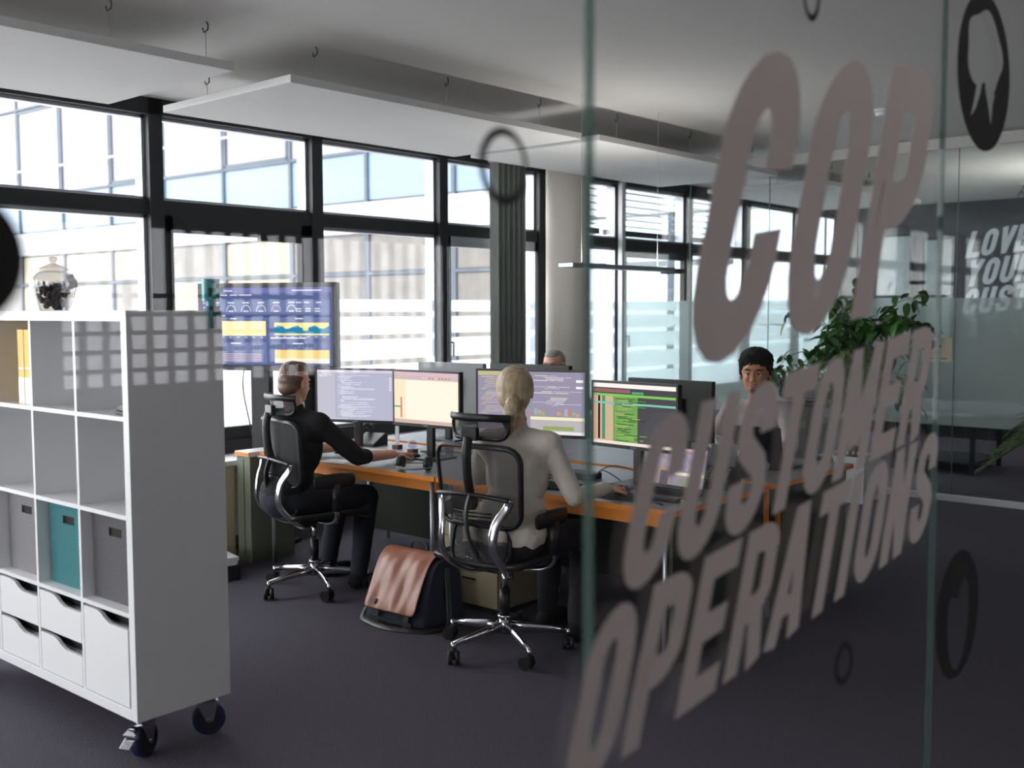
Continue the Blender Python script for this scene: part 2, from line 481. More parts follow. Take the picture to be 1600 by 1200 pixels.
ceil_panel(3.38, 5.84, 4.50, 5.74, 'white suspended ceiling panel above the wall screen, second from the left', (3.62, 4.62, 5.5))
ceil_panel(5.96, 8.60, 4.44, 5.68, 'white suspended ceiling panel over the round column, third from the left', (6.3, 7.3, 8.3))
ceil_panel(9.40, 11.9, 4.40, 5.64, 'white suspended ceiling panel inside the glass-walled room', (9.8, 10.7, 11.6))
sd = thing('smoke_detector', 'small round white smoke detector on the ceiling', 'smoke detector', (7.43, 3.04, ZC))
MB().cyl((0, 0, -.018), (0, 0, 0), .055, seg=24).build('base', WHITE, sd)
MB().lathe([(.03, -.05), (.045, -.042), (.048, -.02), (.04, -.018)]).build('sensor_cap', WHITE, sd)
# wood ring pendant hook in the far room
# ---- linear lamp hanging near the column
ll = thing('linear_lamp', 'slim grey linear lamp hanging between the round column and the glass room', 'lamp', (6.6, 4.28, 1.90))
MB().b2((-1.22, -.06, 0), (0, .06, .03)).build('housing', ALU, ll, bevel=.004)
MB().b2((-.0, -.075, -.012), (.12, .075, .022)).build('end_cap', DGREY, ll, bevel=.004)
for d in (.15, 1.05):
    MB().cyl((-d, 0, .03), (-d, 0, ZC - 1.9), .0012, seg=6).build('wire', ALU, ll)

# ================================================================ EXTERIOR
EXTW = mat('facade_white', (144, 145, 150), .8, var=.01, scale=.5)
EXTP = mat('facade_glass_pink', (126, 120, 130), .25, var=.03, scale=.6)
EXTB = mat('facade_glass_blue', (92, 112, 132), .3, var=.04, scale=.5)
EXTBE = mat('facade_window_beige', (122, 112, 92), .35, var=.14, scale=2.2)
EXTL = mat('facade_glass_lightened', (186, 200, 212), .3, var=.05, scale=.5)  # colour lightened to offset the corner shade at the near end
EXTM = mat('facade_mullion', (48, 58, 70), .5, var=.03)
EXTD = mat('facade_window_grey', (78, 74, 70), .3, var=.4, scale=2.2)
ext = thing('office_building', 'pale office building across the courtyard with blue and pink glazed bands', 'building', (15.5, 7.0, 0), R(93.5))
# local x runs along the facade (away from us), local y = -world X side (towards courtyard is +y)
def pane_row(z0, z1, mats_, near=None, nx=15, x_off=0.45, sx=2.45):
    mes = [MB().b2((.04, -.06, z0 + .03), (sx - .04, -.02, z1 - .03)).mesh('pane', m) for m in mats_]
    ml = MB().b2((.04, -.06, z0 + .03), (sx - .04, -.02, z1 - .03)).mesh('pane', EXTL)
    mn = MB().b2((.04, -.06, z0 + .03), (sx - .04, -.02, z1 - .03)).mesh('pane', near) if near else None
    for k in range(nx):
        part('pane', mn if near and 3 <= k < 6 else ml if k < 3 else mes[(k * 5 + int(z0 * 3)) % len(mes)], ext, (x_off + k * sx - 2.45, 0, 0))
MB().b2((-2.2, -1.5, -3.5), (34, -.10, 11)).build('wall_core', EXTW, ext)
pane_row(5.02, 7.55, [EXTP, EXTP, EXTW])
pane_row(3.95, 5.0, [EXTB])
pane_row(7.6, 9.0, [EXTP, EXTW])
pane_row(9.05, 10.4, [EXTB])
pane_row(2.44, 3.26, [EXTBE, EXTBE, EXTD, EXTBE], EXTD)
pane_row(1.45, 2.40, [EXTBE, EXTBE, EXTD], EXTD)
pane_row(.25, 1.40, [EXTBE, EXTD, EXTBE], EXTD)
MB().b2((-2.2, -.10, 3.28), (34, .06, 3.93)).build('spandrel_band', EXTW, ext)
MB().b2((-2.2, -.10, -3.4), (34, .04, .22)).build('plinth', EXTW, ext)
vm = MB().b2((-.045, -.06, 3.93), (.045, .03, 10.8)).mesh('facade_mullion', EXTM)
vm2 = MB().b2((-.06, -.06, .22), (.06, .02, 3.28)).mesh('facade_mullion', EXTM)
for k in range(15):
    part('facade_mullion', vm, ext, (.45 + (k - 1) * 2.45, 0, 0)); part('facade_mullion', vm2, ext, (.45 + (k - 1) * 2.45, 0, 0))
    if k % 2 == 0:   # opening sash inside the tall pane
        f = MB(); a, b2_ = .45 + (k - 1) * 2.45 + .07, .45 + k * 2.45 - .07
        for za, zb in ((5.05, 5.12), (7.44, 7.51)): f.b2((a, -.03, za), (b2_, .03, zb))
        f.b2((a, -.03, 5.05), (a + .07, .03, 7.5)).b2((b2_ - .07, -.03, 5.05), (b2_, .03, 7.5))
        f.build('sash', EXTM, ext)
for z in (5.01, 7.58, 9.02, 2.42, 1.42):
    MB().b2((-2.2, -.06, z - .035), (34, .03, z + .035)).build('facade_transom', EXTM, ext)
MB().b2((-2.2, .25, 5.68), (34, .29, 5.73)).build('rail', EXTW, ext)
gr = struct(MB().b2((-30, YW + .6, -3.6), (40, 60, -3.5)).build('ground', mat('courtyard_paving', (190, 190, 190), .9, var=.05, scale=1)))
# ================================================================ FAR GLASS ROOM
fp = setting('wall_glass')
ys = [6.48, 5.62, 4.76, 3.90, 3.04, 2.18, 1.0, -.4]
for a, b in zip(ys, ys[1:]):
    p = MB().b2((XP, b + .004, .05), (XP + .01, a - .004, 2.95)).build('pane', GLASSF, fp)
    MB().b2((XP - .002, b + .004, .64), (XP - .001, a - .004, 1.712)).build('frosted_film', FROST2, p)
    MB().b2((XP, b - .003, .05), (XP + .01, b + .003, 2.95)).build('glass_edge', GEDGE, fp)
MB().b2((XP - .02, -.4, 0), (XP + .03, 6.48, .05)).build('floor_track', WHITE, fp)
MB().b2((XP - .02, -.4, 2.95), (XP + .03, 6.48, ZC)).build('ceiling_track', CEIL, fp)
MB().b2((XP - .02, 6.43, 0), (XP + .04, 6.48, ZC)).build('end_post', WHITE, fp)
st = thing('window_sticker', 'cream square sticker with a dark leafy sprig on the far glass wall', 'sticker', (XP - .006, 3.19, 1.285))
st.scale = (1, .78, .85)
MB().b2((-.001, -.17, -.13), (0, .15, .11)).build('backing', mat('cream_vinyl', (238, 226, 196), .6, var=.02), st)
g = MB()
for a, L_, yy, zz in ((50, .16, .0, .02), (100, .13, .03, .0), (20, .15, -.06, .02), (140, .10, .08, -.01), (70, .18, -.03, -.02), (35, .08, .10, .02)):
    d = Vector((0, math.cos(R(a)), math.sin(R(a)))); n_ = Vector((0, -d.z, d.y))
    c = Vector((-.003, yy, zz)); ring = []
    for t, w_ in ((0, .004), (.3, .02), (.6, .024), (1, 0.001)): ring.append(c + d * L_ * t * .7 + n_ * w_)
    for t, w_ in ((.6, .024), (.3, .02), (0, .004)): ring.append(c + d * L_ * t * .7 - n_ * w_)
    g._add(ring, [tuple(range(len(ring)))])
g.b2((-.0035, -.12, -.10), (-.002, .12, -.092))
g.build('sprig', DGREY, st)

# dark-framed table in the far room with papers
tb = thing('side_table', 'low black framed table with magazines inside the far glass room', 'table', (11.0, 3.75, 0), R(0))
MB().b2((-.45, -.42, .50), (.45, .42, .54)).build('table_top', BLACKM, tb)
for sx in (-1, 1):
    for sy in (-1, 1):
        MB().b2((sx * .42 - .02, sy * .39 - .02, 0), (sx * .42 + .02, sy * .39 + .02, .50)).build('leg', BLACK, tb)
MB().b2((-.44, -.41, .10), (.44, .41, .115)).build('shelf', BLACK, tb)
for k, (dx, dy, c, lb) in enumerate(((0, -.15, (214, 190, 60), 'yellow covered magazine on the low table in the far room'), (-.05, .15, (210, 205, 195), 'pale magazine on the low table in the far room'))):
    mg = thing('magazine', lb, 'magazine', (11.0 + dx, 3.75 + dy, .54), R(12 + 20 * k), 'magazines on the low table')
    MB().b2((-.15, -.11, 0), (.15, .11, .008)).build('cover', mat('mag%d' % k, c, .4), mg)
    MB().b2((-.147, -.107, .0082), (.147, .112, .0095)).build('page_block', WHITE, mg)
bn = thing('window_bench', 'dark low bench with grey cushion along the far room wall', 'bench', (13.9, 4.0, 0))
MB().b2((-.35, -2.2, .30), (.35, 2.2, .42)).build('cushion', mat('bench_grey', (150, 152, 160), .9), bn, bevel=.02)
MB().b2((-.33, -2.15, .0), (.33, 2.15, .30)).build('base', BLACKM, bn)
# framed grey panels stand in for window reflections on the far wall
for i, (ya, yb, za, zb) in enumerate(((5.95, 5.48, 1.2, 2.62), (5.28, 4.92, 1.0, 2.55))):
    wi = setting('window_%d' % (30 + i), (XE - .01, 0, 0))
    MB().b2((-.02, yb, za), (0, ya, zb)).build('pane', mat('grey_reflection_panel', (150, 160, 162), .2), wi)
    MB().b2((-.04, yb - .03, za), (0, yb, zb)).b2((-.04, ya, za), (0, ya + .03, zb)).b2((-.04, yb - .03, zb), (0, ya + .03, zb + .03)).b2((-.04, yb, 1.78), (0, ya, 1.81)).build('sash_frame', FRAME, wi)

cl = thing('ceiling_cable', 'thin looped cable hanging from the ceiling of the far room above the wall lettering', 'cable', (12.9, 3.62, ZC))
MB().tube(smooth_path([(0, 0, 0), (0, 0, -.06), (0, .05, -.13), (0, .03, -.20), (0, -.05, -.20), (0, -.06, -.14), (0, .0, -.10), (0, .04, -.09)]), .006, seg=6).build('cable_loop', DGREY, cl)
MB().cyl((0, 0, -.012), (0, 0, 0), .03, seg=16).build('ceiling_rose', WHITE, cl)

# ================================================================ LETTERING
def arc(cx, cy, rx, ry, a0, a1, n=10):
    return [(cx + rx * math.cos(R(a0 + (a1 - a0) * i / n)), cy + ry * math.sin(R(a0 + (a1 - a0) * i / n))) for i in range(n + 1)]
def stroke(path, t, closed=False):
    """offset polyline -> quads; returns list of quads (2-D)"""
    n = len(path); L_, R_ = [], []
    for i in range(n):
        p = Vector(path[i])
        a = Vector(path[(i - 1) % n] if (closed or i > 0) else path[i]); b = Vector(path[(i + 1) % n] if (closed or i < n - 1) else path[i])
        d1 = (p - a); d2 = (b - p)
        d1 = d1.normalized() if d1.length > 1e-9 else d2.normalized(); d2 = d2.normalized() if d2.length > 1e-9 else d1
        n1 = Vector((-d1.y, d1.x)); n2 = Vector((-d2.y, d2.x)); m = (n1 + n2)
        m = m.normalized() if m.length > 1e-6 else n1
        k = 1 / max(.5, m.dot(n1))
        L_.append(p + m * t / 2 * k); R_.append(p - m * t / 2 * k)
    q = []
    for i in range(n if closed else n - 1):
        j = (i + 1) % n
        q.append([L_[i], L_[j], R_[j], R_[i]])
    return q
W = .50; T = .19; h2 = T / 2
def glyph(ch, W=W, T=T):
    h2 = T / 2; r = W / 2 - h2; ry = .22
    xl, xr, yb, yt = h2, W - h2, h2, 1 - h2; cx = W / 2
    ring = arc(cx, 1 - h2 - ry, r, ry, 0, 180) + arc(cx, h2 + ry, r, ry, 180, 360)
    S = lambda p, c=False: stroke(p, T, c)
    if ch == 'O': return S(ring, True)
    if ch == 'C': return S([(xr, .60)] + arc(cx, 1 - h2 - ry, r, ry, 0, 180) + arc(cx, h2 + ry, r, ry, 180, 360) + [(xr, .40)])
    if ch == 'U': return S([(xl, 1), ] + arc(cx, h2 + ry, r, ry, 180, 360) + [(xr, 1)])
    if ch == 'P': return S([(xl, 0), (xl, 1)]) + S([(xl, yt), (cx - .02, yt)] + arc(cx - .02, .80, r + .02, .20 - h2, 90, 0) + arc(cx - .02, .56, r + .02, .20 - h2 + .03, 0, -90) + [(xl, .43)])
    if ch == 'R': return glyph('P') + S([(cx - .02, .46), (cx + .06, .36), (xr, 0)])
    if ch == 'E': return S([(xl, 0), (xl, 1)]) + S([(xl, yt), (W, yt)]) + S([(xl, .5), (W * .9, .5)]) + S([(xl, yb), (W, yb)])
    if ch == 'L': return S([(xl, 0), (xl, 1)]) + S([(xl, yb), (W, yb)])
    if ch == 'T': return S([(cx, 0), (cx, 1)]) + S([(-.02, yt), (W + .02, yt)])
    if ch == 'I': return S([(xl, 0), (xl, 1)])
    if ch == 'V': return S([(xl - .02, 1), (cx, .06)]) + S([(xr + .02, 1), (cx, .06)]) + S([(cx, .0), (cx, .16)])
    if ch == 'Y': return S([(xl - .02, 1), (cx, .42)]) + S([(xr + .02, 1), (cx, .42)]) + S([(cx, 0), (cx, .48)])
    if ch == 'A': return S([(xl - .03, 0), (cx - .02, .98)]) + S([(xr + .03, 0), (cx + .02, .98)]) + stroke([(xl, .26), (xr, .26)], T * .8) + S([(cx, .84), (cx, 1)])
    if ch == 'N': return S([(xl, 0), (xl, 1)]) + S([(xr, 0), (xr, 1)]) + S([(xl, .98), (xr, .02)])
    if ch == 'M': return S([(xl, 0), (xl, 1)]) + S([(xr + .12, 0), (xr + .12, 1)]) + S([(xl, .98), (cx + .06, .22)]) + S([(xr + .12, .98), (cx + .06, .22)])
    if ch == 'S':
        return S([(xr, .64)] + arc(cx, 1 - h2 - .17, r, .17, 0, 180) + [(xl, .66), (xl + .04, .58), (xr - .04, .42), (xr, .34)] + arc(cx, h2 + .17, r, .17, 0, -180) + [(xl, .36)])
    return []
def adv(ch):
    return {'I': .30, 'M': .72, 'T': .56, 'L': .52, 'V': .58}.get(ch, .60)
def lettering(text, to3d, parent, matr, out=(0, -1, 0), mult=1.0):
    """each letter its own part; to3d(u, v) -> 3-D point in parent space, letters one unit tall"""
    u = 0
    for ch in text:
        b = MB()
        for k, q in enumerate(glyph(ch)):
            P = [tuple(c + n_ * (k % 90) * 6e-5 for c, n_ in zip(to3d(u + p.x, p.y), out)) for p in q]
            b._add(P, [(0, 1, 2, 3)])
        b.build('letter', matr, parent)
        u += adv(ch) * mult
VINYL = mat('grey_vinyl', (206, 193, 190), .7, var=.02, scale=12)
BVINYL = mat('black_vinyl', (20, 18, 20), .7, var=.05)

# ---- near glass partition (the camera looks through it)
gp = setting('wall_partition', (0, GY, 0))
panes = ((-3.55, -.20), (-.19, 1.186), (1.198, 2.572), (2.584, 3.96), (3.972, 5.34))
objs = []
for a, b in panes:
    p = MB().b2((a, 0, .04), (b, .012, ZC - .03)).build('pane', GLASSP, gp); objs.append(p)
for x in (-.195, 1.192, 2.578, 3.966):
    MB().b2((x - .0045, .0005, .04), (x + .0045, .0115, ZC - .03)).build('glass_edge', film('glass_joint', (.78, .84, .82), .48, (116, 138, 132)), gp)
MB().b2((-3.55, -.015, 0), (5.34, .027, .04)).build('floor_track', ALU, gp)
MB().b2((-3.55, -.015, ZC - .03), (5.34, .027, ZC)).build('ceiling_track', ALU, gp)
mid = objs[2]
def line3(x0, z0, h, slope, shear):
    return lambda u, v: (x0 + u * h + shear * v * h, -.0008, z0 + v * h + slope * u * h)
lettering('COP', line3(1.405, 1.515, .545, .125, .36), mid, VINYL)
lettering('CUSTOMER', line3(1.245, 1.19, .262, .112, .36), mid, VINYL, mult=.955)
lettering('OPERATIONS', line3(1.112, .925, .250, .112, .36), mid, VINYL, mult=1.005)
def decal(outer, inner, parent, name='emblem'):
    cu = bpy.data.curves.new(name, 'CURVE'); cu.dimensions = '2D'; cu.fill_mode = 'BOTH'
    for poly in (outer, inner):
        if not poly: continue
        sp = cu.splines.new('POLY'); sp.points.add(len(poly) - 1); sp.use_cyclic_u = True
        for i, (x, y) in enumerate(poly): sp.points[i].co = (x, y, 0, 1)
    tmp = bpy.data.objects.new('tmp', cu); COL.objects.link(tmp)
    dg = bpy.context.evaluated_depsgraph_get()
    me = bpy.data.meshes.new_from_object(tmp.evaluated_get(dg)); bpy.data.objects.remove(tmp)
    me.transform(Matrix.Rotation(R(90), 4, 'X'))
    me.materials.clear(); me.materials.append(BVINYL)
    o = bpy.data.objects.new(name, me); COL.objects.link(o); o.parent = parent; o.location = (0, -.0008, 0)
    return o
def circ(cx, cz, rx, rz=None, n=40): rz = rz or rx; return [(cx + rx * math.cos(2 * PI * i / n), cz + rz * math.sin(2 * PI * i / n)) for i in range(n)]
decal(circ(.338, 1.665, .060), None, objs[1], 'dot')
decal(circ(1.005, 1.803, .047, .049), circ(1.007, 1.803, .037, .038), objs[1], 'ring')
decal(circ(1.862, 2.205, .036, .052), circ(1.862, 2.205, .024, .038), mid, 'ring')
decal(circ(2.06, .885, .046), circ(2.06, .885, .029, .030), mid, 'ring')
# tree emblem: disc with the tree cut out of it
tree = [(.118 * math.cos(R(a)) * (1 + .07 * math.cos(R(a * 5))), .045 + .125 * math.sin(R(a)) * (1 + .07 * math.sin(R(a * 5 + 40)))) for a in range(-62, 243, 8)] + [(-.062, -.06), (-.085, -.165), (-.055, -.135), (-.028, -.085), (-.018, -.052), (.004, -.044), (.008, -.07), (.03, -.115), (.050, -.17), (.060, -.10), (.075, -.065)]
decal(circ(2.85, 2.222, .205, .197), [(2.85 + x * 1.15, 2.235 + y * .82) for x, y in tree], objs[3], 'tree_emblem')
drop = [(v.x, v.y) for v in smooth_path([(-.045, -.115, 0), (-.078, -.04, 0), (-.078, .04, 0), (-.05, .065, 0), (-.012, .052, 0), (.03, .098, 0), (.065, .075, 0), (.078, 0, 0), (.055, -.08, 0), (0, -.135, 0)], 5, True)]
decal(circ(2.755, .835, .162, .166), [(2.76 + x, .825 + y) for x, y in drop], objs[3], 'emblem')
# ---- wall writing in the far room
wl = struct(MB().b2((XE - .012, 1.2, 1.0), (XE - .006, 4.86, 2.98)).build('wall_lettering', DARKWALL))
WV = mat('white_vinyl', (205, 212, 216), .6, var=.02)
def wline(y0, z0, h, slope=.10, shear=.24):
    return lambda u, v: (XE - .014, y0 - u * h - shear * v * h, z0 + v * h + slope * u * h)
lettering('LOVE', wline(4.76, 2.29, .35), wl, WV, out=(-1, 0, 0))
lettering('YOUR', wline(4.76, 1.91, .35), wl, WV, out=(-1, 0, 0))
lettering('CUSTOMERS', wline(4.80, 1.53, .35), wl, WV, out=(-1, 0, 0))

# ================================================================ SHELF UNIT (four by four cubes on castors)
SH = thing('shelf_unit', 'white cube shelf unit on blue castors at the left', 'shelf', (1.85, 3.42, 0), R(1.0))
# local: front face towards -x, side face towards -y;  corner at origin, runs to +y
SW, SD, SHH, SZ = 1.47, .39, 1.47, .155
b = MB()
fb = .038; ft = .016; cell = (SW - 2 * fb - 3 * ft) / 4
MB().b2((0, 0, SZ), (SD, fb, SZ + SHH)).build('side_panel', WHITE, SH, bevel=.0015)
MB().b2((0, SW - fb, SZ), (SD, SW, SZ + SHH)).build('side_panel', WHITE, SH, bevel=.0015)
MB().b2((0, fb, SZ + SHH - fb), (SD, SW - fb, SZ + SHH)).build('top_panel', WHITE, SH, bevel=.0015)
MB().b2((0, fb, SZ), (SD, SW - fb, SZ + fb)).build('bottom_panel', WHITE, SH, bevel=.0015)
zc = [SZ + fb + i * (cell + ft) for i in range(4)]; yc = [fb + i * (cell + ft) for i in range(4)]
for i in range(1, 4):
    MB().b2((.002, fb, zc[i] - ft), (SD - .002, SW - fb, zc[i])).build('shelf_board', WHITE, SH)
    MB().b2((.004, yc[i] - ft, SZ + fb), (SD - .004, yc[i], SZ + SHH - fb)).build('divider', WHITE, SH)
# drawers and door in the bottom row (front edge with the scooped grip)
def front(y0, y1, z0, z1, name):
    n = 10; g_ = .05
    top = []
    for k in range(n + 1):
        t = k / n; yy = y1 - (y1 - y0) * t
        s = 0 if t < .30 else (1 if t > .62 else (1 - math.cos((t - .30) / .32 * PI)) / 2)
        top.append((yy, z1 - .012 - s * .036))
    poly = [(y0, z0), (y1, z0)] + top
    d = MB().prism(poly, 'x', .004, .020).build(name, WHITE, SH, bevel=.001)
    MB().b2((.03, y0, z0), (.30, y1, z1 - .06)).build('drawer_box' if name == 'drawer' else 'inner_box', WHITE, d)
    return d
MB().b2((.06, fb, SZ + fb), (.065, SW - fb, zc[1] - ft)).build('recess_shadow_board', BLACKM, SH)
front(yc[0] + .018, yc[0] + cell - .003, zc[0] + .003, zc[0] + cell, 'door')
for c in (1, 2, 3):
    hh = cell / 2
    front(yc[c] + .003, yc[c] + cell - .003, zc[0] + .003, zc[0] + hh - .002, 'drawer')
    front(yc[c] + .003, yc[c] + cell - .003, zc[0] + hh + .002, zc[0] + cell, 'drawer')
BLUE = mat('blue_rubber', (14, 24, 66), .5, var=.05)
def castor(x, y, brake, rz):
    c = bpy.data.objects.new('castor', None); COL.objects.link(c); c.parent = SH; c.location = (x, y, 0); c.rotation_euler = (0, 0, rz)
    MB().cyl((0, -.018, .062), (0, .018, .062), .062, seg=32).build('tyre', BLUE, c, bevel=.006)
    MB().cyl((0, -.021, .062), (0, .021, .062), .043, seg=24).build('hub', BLACKM, c)
    f = MB()
    for s in (-1, 1):
        f.prism([(-.045, .128), (.032, .128), (.016, .055), (-.010, .055)], 'y', s * .026 - .0015, s * .026 + .0015)
    f.b2((-.045, -.0275, .126), (.035, .0275, .131)).b2((-.05, -.042, .150), (.05, .042, .155)).cyl((0, 0, .13), (0, 0, .152), .028)
    f.cyl((0, -.032, .062), (0, .032, .062), .008, seg=10)
    f.build('fork', CHROME, c)
    if brake:
        q = MB().box((-.075, 0, .115), (.035, .05, .004), rotm(0, R(-18), 0)).box((-.10, 0, .085), (.045, .042, .005), rotm(0, R(-32), 0)).box((-.06, 0, .125), (.03, .02, .01))
        q.build('brake_pedal', CHROME, c, bevel=.001)
castor(.06, .06, True, R(25)); castor(.33, .06, False, R(-28)); castor(.06, SW - .06, True, R(10)); castor(.35, SW - .06, False, R(40))

def in_shelf(x, y, z):   # shelf local -> world
    v = Matrix.Rotation(R(1.0), 3, 'Z') @ Vector((x, y, z)); return (1.85 + v.x, 3.42 + v.y, v.z)
def fabric_box(col, row, rgb, label, name='storage_box', skew=0):
    o = thing(name, label, 'box', in_shelf(.05, yc[col] + cell / 2, zc[row]), R(1.0 + skew), 'fabric boxes in the shelf')
    m = mat('felt_%d_%d_%d' % rgb, rgb, .95, var=.12, scale=140, bump=.4, spec=.1)
    a = cell / 2 - .012; d = .30; hh = cell - .015; t = .006
    bb = MB()
    # front wall with slot: four pieces around the grip hole
    zh0, zh1, yh = hh - .075, hh - .045, .045
    bb.b2((0, -a, 0), (t, a, zh0)).b2((0, -a, zh1), (t, a, hh)).b2((0, -a, zh0), (t, -yh, zh1)).b2((0, yh, zh0), (t, a, zh1))
    bb.b2((d - t, -a, 0), (d, a, hh)).b2((t, -a, 0), (d - t, -a + t, hh)).b2((t, a - t, 0), (d - t, a, hh)).b2((t, -a + t, 0), (d - t, a - t, t))
    bb.build('felt_body', m, o)
    MB().b2((.0065, -yh - .004, zh0 - .004), (.009, yh + .004, zh1 + .004)).b2((-.001, -yh - .003, zh1), (.0, yh + .003, zh1 + .003)).build('grip_slot', BLACKM, o)
    return o
fabric_box(0, 1, (100, 98, 102), 'dark grey felt box in the shelf cube nearest the corner above the door')
fabric_box(1, 1, (70, 122, 126), 'teal felt box between the two grey ones in the shelf')
fabric_box(2, 1, (132, 130, 132), 'lighter grey felt box left of the teal box in the shelf')
def binder(y, w_, hh, rgb, label, row, d=.25, x=.03, name='binder', lab=True):
    o = thing(name, label, 'binder', in_shelf(x, y, zc[row]), R(1.0), 'binders in the shelf')
    m = mat('card_%d_%d_%d' % rgb, rgb, .5)
    MB().b2((0, -w_ / 2, 0), (.004, w_ / 2, hh)).b2((0, -w_ / 2, 0), (d, -w_ / 2 + .003, hh)).b2((0, w_ / 2 - .003, 0), (d, w_ / 2, hh)).build('cover', m, o)
    MB().b2((.006, -w_ / 2 + .005, .005), (d - .006, w_ / 2 - .005, hh - .01)).build('page_block', WHITE, o)
    if lab: MB().b2((-.0015, -w_ / 2 + .002, .002), (-.0002, w_ / 2 - .002, hh * .36)).build('spine_label', WHITE, o)
    if lab: MB().b2((-.001, -w_ / 2 + .004, hh * .47), (.0, w_ / 2 - .004, hh * .49)).build('spine_line', WHITE, o)
binder(yc[2] + .022, .028, .30, (36, 70, 120), 'thin blue binder beside the divider in the left shelf cube', 3)
for k, yy in enumerate((.072, .128)):
    binder(yc[2] + yy, .054, .30, (222, 178, 40), 'yellow binder, %s of the two in the shelf' % ('right' if k == 0 else 'left'), 3)
rc = thing('stapler', 'small black stapler lying in the upper right shelf cube', 'stapler', in_shelf(.05, yc[0] + .06, zc[3]), R(1.0 + 80))
MB().b2((-.06, -.018, 0), (.07, .018, .012)).build('base', BLACK, rc, bevel=.004)
MB().prism([(-.065, .014), (.07, .014), (.072, .026), (.03, .04), (-.05, .034)], 'y', -.016, .016).build('arm', BLACK, rc, bevel=.004)
fo = thing('folder', 'dark grey folder leaning against the right side of the middle shelf cube', 'folder', in_shelf(.10, yc[0] + .03, zc[2]), R(1.0))
MB().box((.10, .015, .115), (.20, .010, .23), rotm(R(7), 0, 0)).build('cover', DGREY, fo)
MB().box((.095, .018, .117), (.19, .006, .222), rotm(R(7), 0, 0)).build('page_block', WHITE, fo)

# glass jar with dark nuts on top of the shelf
jx, jy, jz = in_shelf(.12, .76, SZ + SHH)
jar = thing('glass_jar', 'faceted clear glass jar with a lid on top of the white shelf', 'jar', (jx, jy, jz))
JG = glass('jar_glass', (.72, .72, .75), 2.2)
MB().lathe([(.052, .0), (.058, .01), (.075, .06), (.086, .11), (.084, .13), (.062, .152), (.052, .158)], seg=36, lobes=12, amp=.035).build('body', JG, jar)
MB().lathe([(.060, .159), (.060, .168), (.040, .180), (.014, .188), (.010, .194), (.020, .204), (.018, .214), (.004, .219)], seg=24).build('lid', JG, jar)
nb = MB(); rj = random.Random(3)
for k in range(150):
    z = .010 + .10 * rj.random(); rmax = (.050 + (z / .11) * .022) * .9
    a = rj.random() * 2 * PI; r_ = rmax * math.sqrt(rj.random())
    nb.ball((jx + r_ * math.cos(a), jy + r_ * math.sin(a), jz + z), (.013, .009, .007), rotm(rj.random() * 6, rj.random() * 6, rj.random() * 6), sub=1)
nuts = nb.build('nut', mat('dark_nuts', (66, 50, 46), .6, var=.3), None); nuts['kind'] = 'stuff'; tag(nuts, 'dark shelled nuts filling the glass jar', 'nuts')
jt = MB().box((0, 0, 0), (.003, .028, .055)).build('price_tag', DGREY, jar); jt.location = (.045, -.066, .118); jt.rotation_euler = (R(-20), 0, R(50))

# teal block figure on the rear corner of the shelf
TEAL = mat('teal_card', (116, 206, 210), .6, var=.04); TEALD = mat('teal_dark_card', (20, 96, 98), .6, var=.04)
vx = thing('block_figure', 'small teal blocky cut-out figure hooked on the rear shelf corner', 'figurine', in_shelf(.300, -.014, 1.592), R(1.0))
u = .0165
def vox(cells, m, nm):
    b_ = MB()
    for cx_, cz_ in cells: b_.b2((cx_ * u, -.010, cz_ * u), ((cx_ + 1) * u, .006, (cz_ + 1) * u))
    b_.build(nm, m, vx)
vox([(0, 7), (1, 7), (2, 7), (0, 6), (3, 6), (0, 5), (2, 5), (0, 4), (1, 4), (3, 4), (4, 6), (1, 3), (0, 8), (1, 8), (3, 8)], TEAL, 'head')
vox([(1, 6), (2, 6), (1, 5), (3, 5), (2, 4), (2, 8), (3, 7)], TEALD, 'face_block')
vox([(2, 3), (2, 2), (1, 2), (2, 1), (3, 1), (2, 0), (2, -1), (2, -2), (3, 2)], TEALD, 'body')

# ================================================================ DESKS
ZD = .72
DX0, DX1, DX2, DX3 = 3.95, 4.86, 4.93, 5.89
DY0, DYM, DY1 = 2.53, 4.05, 5.66
def desk(x0, x1, y0, y1, front, label):
    t = thing('desk', label, 'desk', ((x0 + x1) / 2, (y0 + y1) / 2, 0), 0, 'orange edged desks')
    a, b_ = (x1 - x0) / 2 - .002, (y1 - y0) / 2 - .003
    MB().b2((-a + .003, -b_ + .003, ZD - .027), (a - .003, b_ - .003, ZD)).build('desktop', DESKTOP, t)
    e = MB()
    e.b2((-a, -b_, ZD - .027), (-a + .003, b_, ZD - .0005)).b2((a - .003, -b_, ZD - .027), (a, b_, ZD - .0005)).b2((-a, -b_, ZD - .027), (a, -b_ + .003, ZD - .0005)).b2((-a, b_ - .003, ZD - .027), (a, b_, ZD - .0005))
    e.build('edge_band', ORANGE, t)
    lx = -a + .05 if front < 0 else a - .05
    for sy in (-1, 1):
        MB().cyl((lx, sy * (b_ - .07), 0), (lx, sy * (b_ - .07), ZD - .03), .013, seg=12).build('leg', ALU, t)
        MB().cyl((-lx, sy * (b_ - .07), 0), (-lx, sy * (b_ - .07), ZD - .03), .013, seg=12).build('leg', ALU, t)
    MB().b2((-a + .08, -b_ + .04, ZD - .10), (-a + .10, b_ - .04, ZD - .03)).b2((a - .10, -b_ + .04, ZD - .10), (a - .08, b_ - .04, ZD - .03)).build('cross_beam', ORANGE, t)
    mx = a - .03 if front < 0 else -a + .03
    MB().b2((mx - .009, -b_ + .02, .10), (mx + .009, b_ - .02, ZD - .03)).build('modesty_panel', DKGREEN, t)
    return t
d1 = desk(DX0, DX1, DYM, DY1, -1, 'orange edged grey desk in front of the man in black')
d2 = desk(DX0, DX1, DY0, DYM, -1, 'orange edged grey desk in front of the woman in the cream blouse')
